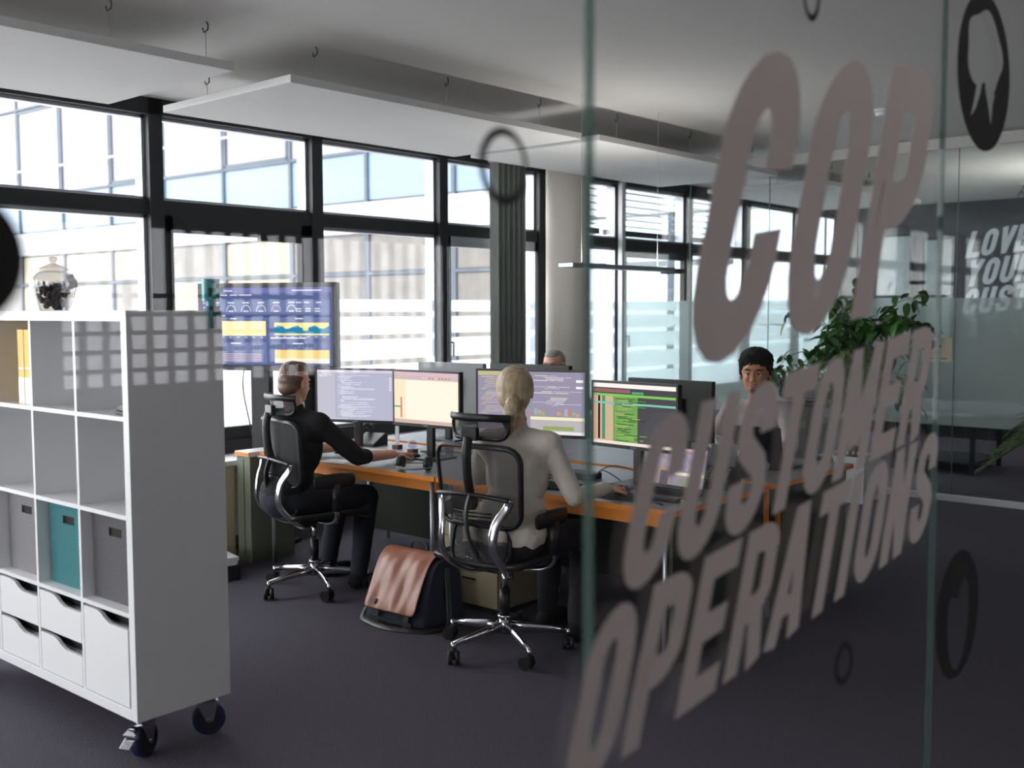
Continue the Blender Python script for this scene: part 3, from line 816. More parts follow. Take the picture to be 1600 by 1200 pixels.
d3 = desk(DX2, DX3, DYM, DY1, 1, 'orange edged grey desk at the back in front of the grey haired man')
d4 = desk(DX2, DX3, DY0, DYM, 1, 'orange edged grey desk under the black laptop of the man in grey')
for t, nm in ((d2, 0), (d4, 0)):
    a = (DX1 - DX0) / 2
    MB().b2((-a + .04, -.735, .0), (a - .03, -.717, ZD - .03)).build('end_panel', DKGREEN, t)
for t, s in ((d2, 1), (d4, -1)):
    MB().b2((s * .440 - .012, -.756, .40), (s * .440 + .012, -.738, ZD - .002)).build('edge_post', ORANGE, t)
# olive end cabinet at the far left end of the desk row and low cabinet behind
oc = thing('end_cabinet', 'narrow olive green cabinet at the left end of the desk row', 'cabinet', (4.33, 5.72, 0))
MB().b2((-.44, -.045, 0), (-.10, .10, ZD - .03)).build('body', OLIVE, oc, bevel=.002)
MB().b2((-.45, -.05, ZD - .03), (-.09, .105, ZD)).build('top', WHITE, oc, bevel=.001)
MB().b2((-.4535, -.05, ZD - .026), (-.45, .105, ZD - .004)).build('edge_band', ORANGE, oc)
MB().b2((-.443, .02, .05), (-.4405, .024, ZD - .05)).build('door_gap', BLACKM, oc)
lc = thing('low_cabinet', 'low beige cabinet with a white top beside the window left of the desks', 'cabinet', (3.55, 6.00, 0))
MB().b2((-.45, -.12, .0), (.36, .18, .62)).build('body', BEIGE, lc, bevel=.002)
MB().b2((-.47, -.14, .62), (.38, .19, .65)).build('top', WHITE, lc, bevel=.002)
for k in (-1, 0): MB().b2((-.44 + (k + 1) * .40, -.123, .03), (-.05 + (k + 1) * .40, -.12, .60)).build('door', BEIGE, lc, bevel=.001)
tr = thing('paper_tray', 'black tray with white papers on the floor beside the shelf', 'tray', (3.52, 5.62, 0), R(-20))
MB().b2((-.16, -.20, 0), (.16, .20, .01)).b2((-.16, -.20, 0), (-.15, .20, .09)).b2((.15, -.20, 0), (.16, .20, .09)).b2((-.16, -.2, 0), (.16, -.19, .09)).b2((-.16, .19, 0), (.16, .20, .09)).build('tray_body', BLACK, tr)
for k in range(5):
    q = thing('paper_stack', 'white paper stack, %s in the black floor tray' % ('lowest', 'second lowest', 'middle', 'second from top', 'topmost')[k], 'paper', (3.52 + .004 * k, 5.62, .0105 + k * .024), R(-20 + 2 * k), 'papers in the floor tray')
    MB().b2((-.13, -.17, 0), (.13, .17, .022)).build('sheets', WHITE, q)

# drawer pedestal below the desks
pd = thing('drawer_pedestal', 'beige drawer pedestal under the desk behind the leather bag', 'cabinet', (4.30, 3.87, 0))
MB().b2((-.245, -.20, .03), (.26, .20, .60)).build('body', BEIGE, pd, bevel=.002)
MB().b2((-.235, -.19, 0), (.25, .19, .03)).build('plinth', BLACKM, pd)
z = .04
for hh in (.22, .13, .13, .055):
    dr = MB().b2((-.264, -.197, z), (-.247, .197, z + hh - .004)).build('drawer', BEIGE, pd, bevel=.0015)
    MB().b2((-.275, -.05, z + hh * .62), (-.264, .05, z + hh * .62 + .008)).build('handle', CHROME, dr)
    z += hh + .002

# ================================================================ SCREENS
def rects_mesh(name, rects, w_, h_, parent, base, x=-.0006):
    """rects: (u0,v0,u1,v1,(rgb),k) in 0..1, origin lower left seen from the front; screen faces local -x, left = +y"""
    mats = [emit(base[0], base[1])]; idx = {}
    b_ = MB()
    b_._add([(x, w_ / 2, 0), (x, -w_ / 2, 0), (x, -w_ / 2, h_), (x, w_ / 2, h_)], [(0, 1, 2, 3)], 0)
    for i, (u0, v0, u1, v1, c, k) in enumerate(rects):
        key = (c, k)
        if key not in idx:
            idx[key] = len(mats); mats.append(emit(c, k))
        xx = x - .0002 - i * 1.1e-5
        b_._add([(xx, w_ * (.5 - u0), h_ * v0), (xx, w_ * (.5 - u1), h_ * v0), (xx, w_ * (.5 - u1), h_ * v1), (xx, w_ * (.5 - u0), h_ * v1)], [(0, 1, 2, 3)], idx[key])
    o = b_.build(name, mats, parent)
    return o
def code_rows(r, u0, v0, u1, v1, rows, cols, k=1.0, indent=.15, fill=.6):
    out = []
    dv = (v1 - v0) / rows
    for i in range(rows):
        if r.random() > fill + .3: continue
        uu = u0 + r.random() * indent * (u1 - u0)
        v = v1 - (i + 1) * dv
        for s in range(r.randint(1, 3)):
            L_ = (.08 + .35 * r.random()) * (u1 - u0)
            if uu + L_ > u1: break
            out.append((uu, v + dv * .28, uu + L_, v + dv * .72, r.choice(cols), k))
            uu += L_ + .012
    return out
def monitor(name, label, x, y, z, nx_deg, w_, h_, rects, base, bez=.012, stand=True, group=None, bezmat=None, cat='monitor', x_th=.03, foot=ZD):
    """nx_deg: world heading of the screen normal"""
    t = thing(name, label, cat, (x, y, foot), R(nx_deg - 180), group)
    zz = z - foot
    bm_ = bezmat or BLACK
    MB().b2((0, -w_ / 2, zz), (x_th, w_ / 2, zz + h_)).build('housing', bm_, t, bevel=.004)
    MB().b2((-.004, -w_ / 2, zz), (.002, w_ / 2, zz + bez * 1.5)).b2((-.004, -w_ / 2, zz + h_ - bez), (.002, w_ / 2, zz + h_)).b2((-.004, -w_ / 2, zz), (.002, -w_ / 2 + bez, zz + h_)).b2((-.004, w_ / 2 - bez, zz), (.002, w_ / 2, zz + h_)).build('bezel', bm_, t)
    if rects is not None:
        s = rects_mesh('screen', rects, w_ - 2 * bez, h_ - 2.5 * bez, t, base)
        s.location = (0, 0, zz + bez * 1.5)
    MB().b2((-.0048, -.018, zz + bez * .55), (-.004, .018, zz + bez * .95)).build('badge', GREY, t)
    if stand:
        MB().b2((x_th, -.025, .012), (x_th + .03, .025, zz + h_ * .6)).build('stand_neck', BLACK, t, bevel=.003)
        MB().b2((-.06, -.12, .0), (.15, .12, .012)).build('stand_foot', BLACK, t, bevel=.004)
    return t
r = random.Random(11)
LAV = (206, 206, 232); WHT = (250, 250, 255)
m1 = [(0, .95, 1, 1, (235, 225, 240), 1.1), (0, 0, 1, .03, (196, 196, 214), 1.1), (0, .03, .24, .95, (214, 212, 228), 1.05), (.245, .03, .25, .95, (180, 180, 205), 1)]
m1 += code_rows(r, .27, .06, .80, .94, 44, [WHT, (240, 240, 255), (228, 230, 250)], 1.2, .12, .6)
m1 += code_rows(r, .01, .86, .2, .94, 3, [WHT], 1.2)
m1 += [(.02 + k * .03, .008, .035 + k * .03, .022, WHT, 1.2) for k in range(13)] + [(.95, .6 + k * .04, .98, .62 + k * .04, WHT, 1.2) for k in range(7)]
monitor('monitor', 'black monitor with lavender code editor left of the man in black', 4.305, 5.125, ZD + .195, 203, .555, .345, m1, (LAV, 1.0), group='monitors on the front desks')
YEL = (255, 238, 205)
m2 = [(0, .93, 1, 1, (240, 205, 215), 1.1), (0, .85, 1, .93, (226, 202, 206), 1.1), (0, 0, 1, .07, (226, 196, 186), 1.1), (.10, .1, .125, .50, (224, 96, 96), 1.1), (.0, .30, .10, .325, (80, 170, 150), 1.0), (.40, .72, .45, .74, (120, 130, 200), 1), (.18, .08, 1, .84, (255, 246, 226), 1.3)]
m2 += [(.104, .11 + k * .03, .121, .118 + k * .03, (250, 240, 230), 1.2) for k in range(13)]
m2 += [(.45 + .05 * k, .88, .47 + .05 * k, .90, r.choice([(220, 80, 80), (250, 250, 250), (200, 120, 120)]), 1.1) for k in range(9)] + [(.03, .88, .1, .9, (250, 220, 120), 1.1)]
monitor('monitor', 'black monitor with pale cream chart screen right of the code monitor', 4.405, 4.585, ZD + .195, 183, .555, .345, m2, (YEL, 1.25), group='monitors on the front desks')
PUR = (178, 170, 196)
m3 = [(0, .0, 1, .05, WHT, 1.1), (.5, .23, 1, .28, (250, 245, 200), 1.2), (.5, .05, 1, .23, (205, 200, 205), 1.05), (0, .93, .48, 1, (222, 210, 168), 1.0), (.62, .07, .9, .13, (170, 190, 110), 1.0)]
m3 += code_rows(r, .02, .30, .44, .92, 22, [(222, 206, 176), (214, 202, 190), (230, 222, 200), (200, 192, 214)], 1.0, .2, .7)
m3 += code_rows(r, .52, .45, .98, .95, 20, [(214, 208, 226), (240, 236, 210), (230, 228, 240), WHT], 1.05, .4, .5)
m3 += [(.50 + .035 * k, .30 + .01 * (k % 3), .53 + .035 * k, .34 + .05 * ((k * 7) % 4) / 2, [(230, 150, 110), (150, 210, 200), (240, 180, 150), (170, 210, 120), (200, 195, 215)][k % 5], 1.0) for k in range(13) if k not in (4, 5, 6)]
m3 += [(.92, .84, .985, .88, WHT, 1.3), (.92, .74, .985, .775, WHT, 1.3)]
monitor('monitor', 'large black monitor with purple dashboard in front of the blonde woman', 4.385, 3.735, ZD + .205, 198, .66, .372, m3, (PUR, .95), group='monitors on the front desks')
DK = (98, 98, 104)
m4 = [(0, .93, 1, 1, (255, 246, 240), 1.3), (0, 0, 1, .05, (250, 236, 226), 1.2), (.0, .05, .16, .80, (232, 190, 160), 1.1), (.16, .05, .25, .80, (220, 196, 160), 1.1), (.25, .05, .55, .80, (136, 186, 104), 1.0), (.06, .07, .085, .80, (30, 40, 40), .6), (.11, .07, .15, .80, (90, 176, 140), .9), (.0, .79, 1, .83, (150, 220, 110), 1.05), (0, .66, 1, .695, (150, 214, 196), 1.05), (.0, .85, .46, .91, (210, 150, 150), .6), (.48, .84, .62, .88, (110, 200, 150), .9)]
m4 += code_rows(r, .26, .06, .74, .79, 30, [(96, 190, 70), (140, 220, 100), (60, 90, 50), (180, 230, 120), (50, 70, 45), (220, 200, 150)], .95, .12, .75)
monitor('monitor', 'black monitor with green and orange log lines right of the woman', 4.395, 3.055, ZD + .190, 176, .56, .345, m4, (DK, .8), group='monitors on the front desks')
# monitors on the rear row, seen from behind
def back_monitor(label, x, y, z, heading, w_, h_, m_):
    t = monitor('monitor', label, x, y, z, heading, w_, h_, None, None, group='monitors on the back desks', bezmat=m_)
    q = MB().b2((.03, -.11, z - ZD + h_ * .35), (.05, .11, z - ZD + h_ * .7))
    for k in range(6): q.b2((.05, -.08, z - ZD + h_ * (.38 + k * .05)), (.052, .08, z - ZD + h_ * (.395 + k * .05)))
    q.build('rear_cover', m_, t, bevel=.002)
    rects_mesh('screen', [], w_ - .03, h_ - .03, t, ((150, 160, 190), .6)).location = (0, 0, z - ZD + .018)
    return t
back_monitor('black monitor back in front of the man in the grey sweater', 5.22, 3.36, ZD + .14, -3, .60, .355, BLACK)
back_monitor('dark monitor back behind the blonde woman in front of the grey haired man', 5.22, 4.44, ZD + .20, 2, .66, .35, BLACK)
back_monitor('grey monitor back behind the cream chart screen', 5.22, 5.16, ZD + .19, 4, .60, .35, GREY)
# big screen on its stand
N = (104, 118, 172)
tv = [(0, .93, 1, 1, (128, 132, 196), 1), (0, 0, .035, .93, (96, 108, 168), 1), (.04, .02, .50, .30, (128, 142, 190), .95), (.52, .02, .985, .30, (120, 134, 184), .95), (.04, .34, .50, .62, (120, 134, 184), .95), (.52, .34, .985, .62, (120, 134, 184), .95), (.075, .38, .495, .57, (255, 248, 190), 1.25), (.56, .39, .975, .55, (255, 240, 160), 1.2), (.56, .05, .975, .20, (250, 220, 140), 1.2), (.56, .03, .975, .09, (255, 246, 224), 1.2), (.04, .66, .985, .84, (132, 148, 200), .9), (.0, .62, 1, .64, (84, 96, 150), .9)]
for k in range(40):
    hh = .055 + .02 * math.sin(k * .5) + .012 * r.random(); 
    if 20 < k < 25: hh *= .4
    tv.append((.56 + k * .0104, .41, .5704 + k * .0104, .41 + hh + .02, (48, 150, 200), 1.0))
for g_ in range(6):
    cx = .11 + g_ * .117
    for k in range(12):
        a = PI * k / 11
        tv.append((cx + .035 * math.cos(a) - .004, .70 + .075 * math.sin(a) - .006, cx + .035 * math.cos(a) + .004, .70 + .075 * math.sin(a) + .006, (250, 250, 255) if g_ != 4 else (244, 190, 210), 1.1))
    tv.append((cx - .02, .69, cx + .02, .705, WHT, 1.1)); tv.append((cx - .025, .80, cx + .025, .815, WHT, 1.1))
for (a_, b_) in ((.73, .80), (.79, .80), (.88, .80), (.73, .72), (.80, .72), (.87, .72), (.73, .69), (.80, .69), (.87, .69)): tv.append((a_, b_, a_ + .04, b_ + .014, WHT, 1.1))
for k in range(5): tv.append((.05, .05 + .022 * k, .46, .058 + .022 * k, (246, 214, 226), 1.0))
for k in range(8): tv.append((.08 + .053 * k, .135, .082 + .053 * k, .29, (190, 196, 225), 1.0))
for k in range(6): tv.append((.07, .15 + .024 * k, .49, .153 + .024 * k, (190, 196, 225), 1.0))
for k in range(7): tv.append((.09 + .06 * k, .355, .11 + .06 * k, .365, WHT, 1)); tv.append((.57 + .06 * k, .365, .59 + .06 * k, .375, WHT, 1)); tv.append((.57 + .06 * k, .22, .571 + .06 * k, .28, WHT, 1))
for (a_, b_, c_) in ((.04, .955, .24), (.04, .90, .20), (.22, .90, .28), (.29, .90, .39), (.04, .86, .15), (.04, .635, .18), (.22, .595, .27), (.72, .595, .78), (.22, .275, .30), (.70, .275, .78), (.70, .955, .92), (.04, .01, .16), (.53, .345, .80)): tv.append((a_, b_, c_, b_ + .014, WHT, 1.1))
for k in range(6): tv.append((.01, .5 + .06 * k, .022, .515 + .06 * k, WHT, 1.1))
TV = thing('wall_screen', 'large black screen on a stand showing a blue dashboard with yellow charts', 'screen', (4.17, 5.86, 0), R(206 - 180))
ow, oh, oz = 1.02, .585, 1.225
MB().b2((0, -ow / 2, oz), (.055, ow / 2, oz + oh)).build('housing', BLACK, TV, bevel=.006)
be = .032
MB().b2((-.006, -ow / 2, oz), (.001, ow / 2, oz + be * 1.15)).b2((-.006, -ow / 2, oz + oh - be), (.001, ow / 2, oz + oh)).b2((-.006, -ow / 2, oz), (.001, -ow / 2 + be, oz + oh)).b2((-.006, ow / 2 - be, oz), (.001, ow / 2, oz + oh)).build('bezel', BLACK, TV, bevel=.002)
rects_mesh('screen', tv, ow - 2 * be, oh - 2.15 * be, TV, (N, .95)).location = (0, 0, oz + be * 1.15)
MB().b2((.06, .02, .03), (.12, .16, oz + .35)).build('stand_column', BLACK, TV, bevel=.006)
MB().b2((.055, -.1, oz + .1), (.08, .25, oz + .4)).build('mount_bracket', BLACK, TV)
MB().b2((.02, -.06, .0), (.34, .30, .03)).build('stand_foot', BLACK, TV, bevel=.006)
MB().tube(smooth_path([(.05, .18, oz + .1), (.06, .22, oz - .1), (.10, .20, oz - .35), (.12, .15, oz - .6)]), .004, seg=6).build('cable', BLACK, TV)

# ================================================================ DESK ITEMS
def keyboard(label, x, y, rz, m_, mk):
    k = thing('keyboard', label, 'keyboard', (x, y, ZD), rz, 'keyboards on the front desks')
    MB().b2((-.065, -.22, .004), (.065, .22, .016)).build('base', m_, k, bevel=.003)
    b_ = MB()
    for i in range(5):
        for j in range(18):
            b_.box((-.048 + i * .0235, -.20 + j * .0236, .020), (.018, .018, .007), taper=.85)
    b_.build('keycap_field', mk, k, kind='stuff')
    return k
keyboard('silver keyboard under the hands of the man in black', 4.36, 5.06, R(6), ALU, mat('key_white', (225, 225, 228), .5))
keyboard('black keyboard in front of the blonde woman', 4.10, 3.38, R(8), BLACK, BLACKM)
def mouse(label, x, y, rz, m_, z=ZD):
    k = thing('mouse', label, 'computer mouse', (x, y, z), rz, 'mice on the front desks')
    prof = MB(); P = []
    for i in range(9):
        t = i / 8; xx = -.055 + .11 * t; w_ = .031 * math.sin(PI * (.12 + .76 * t)) ** .6; hh = .034 * math.sin(PI * (.10 + .72 * t)) ** .8
        P.append([(xx, w_ * math.cos(PI * j / 8), .002 + hh * math.sin(PI * j / 8) ** .8) for j in range(9)])
    prof.grid(P).build('shell', m_, k, solid=.002)
    MB().cyl((.02, -.003, .033), (.02, .003, .033), .008, seg=12).build('wheel', BLACKM, k)
    return k
mouse('black mouse under the hand of the man in black', 4.36, 4.66, 0, BLACK)
mouse('black mouse under the hand of the blonde woman', 4.17, 2.955, 0, BLACK, ZD + .003)
mp = thing('mouse_pad', 'thin dark mouse pad under the hand of the woman', 'mouse pad', (4.13, 2.90, ZD), R(4))
MB().b2((-.11, -.13, 0), (.11, .13, .003)).build('pad', BLACKM, mp, bevel=.001)
# headset lying on the desk
hs = thing('headset', 'grey and black headset lying at the edge of the first desk', 'headset', (4.06, 4.32, ZD), R(20))
MB().tube([(-.095 * math.cos(PI * k / 12 - PI / 2), .090 * math.sin(PI * k / 12 - PI / 2), .020) for k in range(13)], .013, flat=(1.4, .6)).build('headband', GREY, hs)
for s in (-1, 1):
    MB().cyl((-.005, s * .085 - .014, .042), (-.005, s * .085 + .014, .042), .040, seg=20).build('ear_cup', BLACK, hs, bevel=.005)
MB().tube(smooth_path([(0, .09, .02), (.03, .14, .012), (.10, .17, .012), (.16, .12, .012), (.2, .0, .012)]), .0025, seg=6).build('cable', BLACK, hs)
# black desk phone near the window end
ph = thing('desk_phone', 'small black desk phone at the window end of the first desk', 'telephone', (4.64, 5.36, ZD), R(15))
MB().prism([(-.09, 0), (.08, 0), (.08, .075), (.05, .08), (-.09, .02)], 'y', -.08, .08).build('base', BLACK, ph, bevel=.004)
MB().tube(smooth_path([(-.08, .06, .05), (-.03, .065, .10), (.03, .065, .13), (.09, .06, .10)]), [.02, .018, .012, .011, .01, .01, .01, .01, .01, .01, .01, .011, .012, .014, .016, .018, .018, .02, .02][:19], flat=(1, 1.2)).build('handset', DGREY, ph)
# IP phone with handset beside the laptop
ip = thing('desk_phone', 'grey office phone with handset and tilted display beside the open laptop', 'telephone', (4.68, 2.74, ZD), R(12))
MB().prism([(-.11, 0), (.10, 0), (.10, .10), (.07, .12), (-.11, .035)], 'y', -.10, .12).build('base', DGREY, ip, bevel=.004)
MB().box((-.035, .09, .092), (.20, .045, .03), rotm(0, R(-24), 0)).box((-.115, .09, .052), (.045, .052, .04), rotm(0, R(-24), 0)).box((.055, .09, .13), (.045, .052, .04), rotm(0, R(-24), 0)).build('handset', GREY, ip, bevel=.008)
MB().box((.045, -.02, .155), (.012, .14, .12), rotm(0, R(28), 0)).build('display', GREY, ip, bevel=.003)
b_ = MB()
for i in range(4):
    for j in range(5): b_.box((-.085 + i * .027, -.07 + j * .025, .052 + i * .012), (.018, .017, .008), rotm(0, R(-24), 0))
b_.build('keycap_field', mat('key_grey', (150, 154, 160), .5), ip, kind='stuff')
ip2 = copy_tree(ip); ip2.location = (5.10, 2.86, ZD); ip2.rotation_euler = (0, 0, R(160)); ip2['label'] = 'grey office phone between the back desk laptop and its monitor'
for t_ in (ph, ip, ip2): t_['group'] = 'office phones'
# open laptop right of the woman
def laptop(label, x, y, rz, w_, d_, h_, ang, m_, rects, base, z=ZD):
    """opens towards local -x; hinge at x = 0"""
    t = thing('laptop', label, 'laptop', (x, y, z), rz, 'open laptops')
    MB().b2((-d_, -w_ / 2, .004), (0, w_ / 2, .020)).build('base', m_, t, bevel=.003)
    b2_ = MB()
    for i in range(5):
        for j in range(13): b2_.box((-d_ * .78 + i * .019 + .03, -.12 + j * .02, .0215), (.015, .016, .003))
    b2_.build('keycap_field', BLACKM, t, kind='stuff')
    lid = bpy.data.objects.new('lid', None); COL.objects.link(lid); lid.parent = t; lid.location = (0, 0, .020); lid.rotation_euler = (0, R(ang), 0)
    MB().b2((0, -w_ / 2, 0), (.008, w_ / 2, h_)).build('lid_shell', m_, lid, bevel=.003)
    MB().b2((-.001, -w_ / 2 + .002, .002), (0, w_ / 2 - .002, h_ - .002)).build('bezel', BLACK, lid)
    s = rects_mesh('screen', rects, w_ - .016, h_ - .03, lid, base, x=-.0015); s.location = (0, 0, .02)
    return t, lid
lp = [(0, .93, 1, 1, (232, 190, 190), 1), (.45, .28, 1, .36, (250, 246, 210), 1.1), (.45, .0, 1, .28, (176, 170, 178), .9), (.14, .0, .36, .42, (220, 170, 110), .9), (.165, .0, .335, .37, (120, 116, 132), .8)]
lp += code_rows(r, .03, .45, .45, .92, 14, [(196, 184, 196), (220, 196, 170), (230, 214, 190)], .95, .3, .7) + code_rows(r, .50, .40, .97, .9, 16, [(220, 214, 230), (190, 190, 226), (226, 210, 200)], 1.0, .4, .6)
lp += [(.5 + .03 * k, .03, .515 + .03 * k, .12 + .12 * r.random(), (150, 160, 120), .9) for k in range(14)]
L1, lid1 = laptop('slim open laptop with purple dashboard beside the woman\'s mouse hand', 4.36, 2.78, R(-3), .325, .22, .215, 14, DGREY, lp, ((168, 158, 184), .9))
L2, lid2 = laptop('black open laptop seen from behind in front of the man in grey', 5.33, 2.86, R(180), .34, .235, .235, 12, BLACK, [], ((150, 160, 190), .7))
lg = MB()
lg.ball((.0095, .05, .075), (.001, .012, .012), sub=1)
for k in range(6):
    a = k * PI / 3 + .3; lg.box((.0095, .05 + .017 * math.cos(a), .075 + .017 * math.sin(a)), (.001, .004, .004))
lg.b2((.009, .046, .045), (.010, .054, .066)).b2((.009, .03, .04), (.010, .07, .045))
lg.build('lid_emblem', GREY, lid2)
lt = MB()
for k in range(5): lt.b2((.0085, -.07 + k * .013, .13), (.0095, -.06 + k * .013, .142))
lt.build('lid_lettering', DGREY, lid2)
# papers, note tray, cables, bottle, glass ball, glass
def sheet(label, x, y, rz, sx=.30, sy=.21, z=ZD, m_=None, name='paper_sheet', cat='paper'):
    t = thing(name, label, cat, (x, y, z), rz)
    MB().b2((-sx / 2, -sy / 2, 0), (sx / 2, sy / 2, .0035)).build('sheet', m_ or WHITE, t)
    MB().b2((-sx / 2 + .01, -sy / 2 + .01, .0036), (sx / 2 - .04, sy / 2 - .08, .0038)).build('printed_block', mat('print_grey', (205, 206, 210), .6), t)
    return t
sheet('white paper sheets between the two desk rows under the green log monitor', 5.12, 3.30, R(70), .34, .24)
sheet('white note sheet at the elbow of the man in black', 3.99, 4.92, R(10), .12, .20)
nt_ = thing('light_spot_tray', 'small pale wooden tray standing in for a warm light spot before the open laptop', 'tray', (4.24, 2.66, ZD + .001), R(20))  # tray put where a warm spot of light falls on the desk
MB().b2((-.08, -.05, 0), (.08, .05, .006)).b2((-.08, -.05, .006), (-.072, .05, .014)).b2((.072, -.05, .006), (.08, .05, .014)).b2((-.072, -.05, .006), (.072, -.042, .014)).b2((-.072, .042, .006), (.072, .05, .014)).build('tray_body', wood_mat('pale_wood', (226, 190, 130), (206, 166, 104)), nt_)
pen = thing('pen', 'thin dark pen beside the mouse pad', 'pen', (4.08, 2.70, ZD + .004), R(60))
MB().cyl((-.06, 0, 0), (.05, 0, 0), .004, seg=8).build('barrel', BLACK, pen); MB().cyl((.05, 0, 0), (.065, 0, 0), .004, .001, seg=8).build('tip', CHROME, pen)
dk_ = thing('docking_station', 'black docking box with cables behind the woman\'s keyboard', 'docking station', (4.44, 3.42, ZD))
MB().b2((-.06, -.09, 0), (.06, .09, .035)).build('body', BLACK, dk_, bevel=.004)
MB().tube(smooth_path([(-.02, .09, .02), (-.06, .16, .008), (-.14, .10, .008), (-.20, .22, .008), (-.12, .3, .008)]), .003, seg=6).build('cable', BLACK, dk_)
MB().tube(smooth_path([(.0, -.09, .02), (-.02, -.16, .06), (.0, -.26, .01), (-.10, -.34, .008), (-.15, -.22, .008)]), .003, seg=6).build('cable', BLACK, dk_)
MB().tube(smooth_path([(.06, -.04, .02), (.16, -.10, .06), (.26, -.24, .01), (.22, -.4, .008)]), .0025, seg=6).build('cable', BLACK, dk_)
gb = thing('glass_ball', 'clear glass ball on a small wooden block behind the keyboard', 'ornament', (4.55, 4.86, ZD))
MB().box((0, 0, .0125), (.05, .05, .025)).build('block', wood_mat('brown_block', (120, 84, 60), (90, 60, 42)), gb, bevel=.002)
MB().ball((0, 0, .055), .030, sub=3).build('ball', glass('ball_glass', (.8, .8, .85), 1.0), gb)
mc = thing('card_holder', 'white card standing in a small wooden block behind the keyboard', 'card holder', (4.62, 5.08, ZD), R(10))
MB().box((0, 0, .014), (.05, .05, .028)).build('block', wood_mat('brown_block', (120, 84, 60), (90, 60, 42)), mc, bevel=.002)
MB().box((0, 0, .085), (.004, .03, .13)).build('card', WHITE, mc)
dgl = thing('drinking_glass', 'short clear drinking glass behind the hand of the man in black', 'glass', (4.62, 4.60, ZD))
MB().lathe([(.026, 0), (.033, .085), (.031, .085), (.025, .008)], seg=20).build('bowl', glass('ball_glass'), dgl)
bt = thing('toy_bottle', 'small yellow and red bottle on the desk behind the headrest', 'bottle', (4.66, 4.31, ZD))
MB().lathe([(.028, 0), (.032, .01), (.033, .07), (.028, .085), (.014, .10)], seg=20).build('body', mat('yellow_plastic', (236, 206, 30), .4), bt)
MB().lathe([(.0335, .028), (.0338, .03), (.0338, .045), (.0335, .047)], seg=20).build('band', BLACK, bt)
MB().lathe([(.015, .10), (.017, .104), (.017, .128), (.010, .134)], seg=16).build('cap', mat('red_plastic', (190, 40, 36), .4), bt)
cb = thing('cable_bundle', 'tangled black cables behind the cream chart monitor', 'cables', (4.68, 4.5, ZD))
for k in range(5):
    rr_ = random.Random(k + 40)
    MB().tube(smooth_path([(-.12 + rr_.random() * .1, .35 - k * .03, .006), (-.02 + rr_.random() * .05, .18, .03 * rr_.random() + .006), (.04, .02 + .04 * k, .006), (.0, -.16, .03 * rr_.random() + .006), (.10, -.34 + .02 * k, .006)]), .0035, seg=6).build('cable', BLACK, cb)
pbx = thing('pen_box', 'black cable box behind the cream chart monitor', 'box', (4.76, 4.34, ZD))
MB().b2((-.05, -.13, 0), (.05, .13, .05)).build('body', BLACK, pbx, bevel=.003); MB().b2((-.052, -.132, .05), (.052, .132, .058)).build('lid', BLACKM, pbx, bevel=.002)

# ================================================================ CHAIRS
CMESH = mesh_fabric('chair_mesh', (40, 41, 44), .30, 130)
def rrect(w_, h_, rad, n=5):
    P = []
    for cx, cz, a0 in ((w_ - rad, h_ - rad, 0), (-w_ + rad, h_ - rad, 90), (-w_ + rad, -h_ + rad, 180), (w_ - rad, -h_ + rad, 270)):
        for k in range(n + 1):
            a = R(a0 + 90 * k / n); P.append((cx + rad * math.cos(a), cz + rad * math.sin(a)))
    return P
def curved_panel(t, name, cx, cz, w_, h_, rad, curve, lean, frame_r, fmat=BLACK, taper=0.0, pmat=None):
    """rounded mesh panel in the y/z plane with an edge frame; bends forward at the sides; local x back is negative"""
    def P3(y, z):
        return Vector((cx + curve * (y / w_) ** 2 - lean * (z / h_) , y * (1 + taper * z / h_), cz + z))
    out = rrect(w_, h_, rad)
    f = MB().tube([P3(y, z) for y, z in out], frame_r, seg=8, closed=True, flat=(1.1, .8)).build(name + '_frame', fmat, t)
    b_ = MB(); n = 12; rows = []
    for i in range(n + 1):
        z = -h_ + 2 * h_ * i / n; edge = w_
        dz = abs(z) - (h_ - rad)
        if dz > 0: edge = w_ - rad + math.sqrt(max(0, rad * rad - dz * dz))
        rows.append([P3(edge * (-1 + 2 * j / 12), z) for j in range(13)])
    b_.grid(rows).build(name + '_mesh', pmat or CMESH, t)
    return f
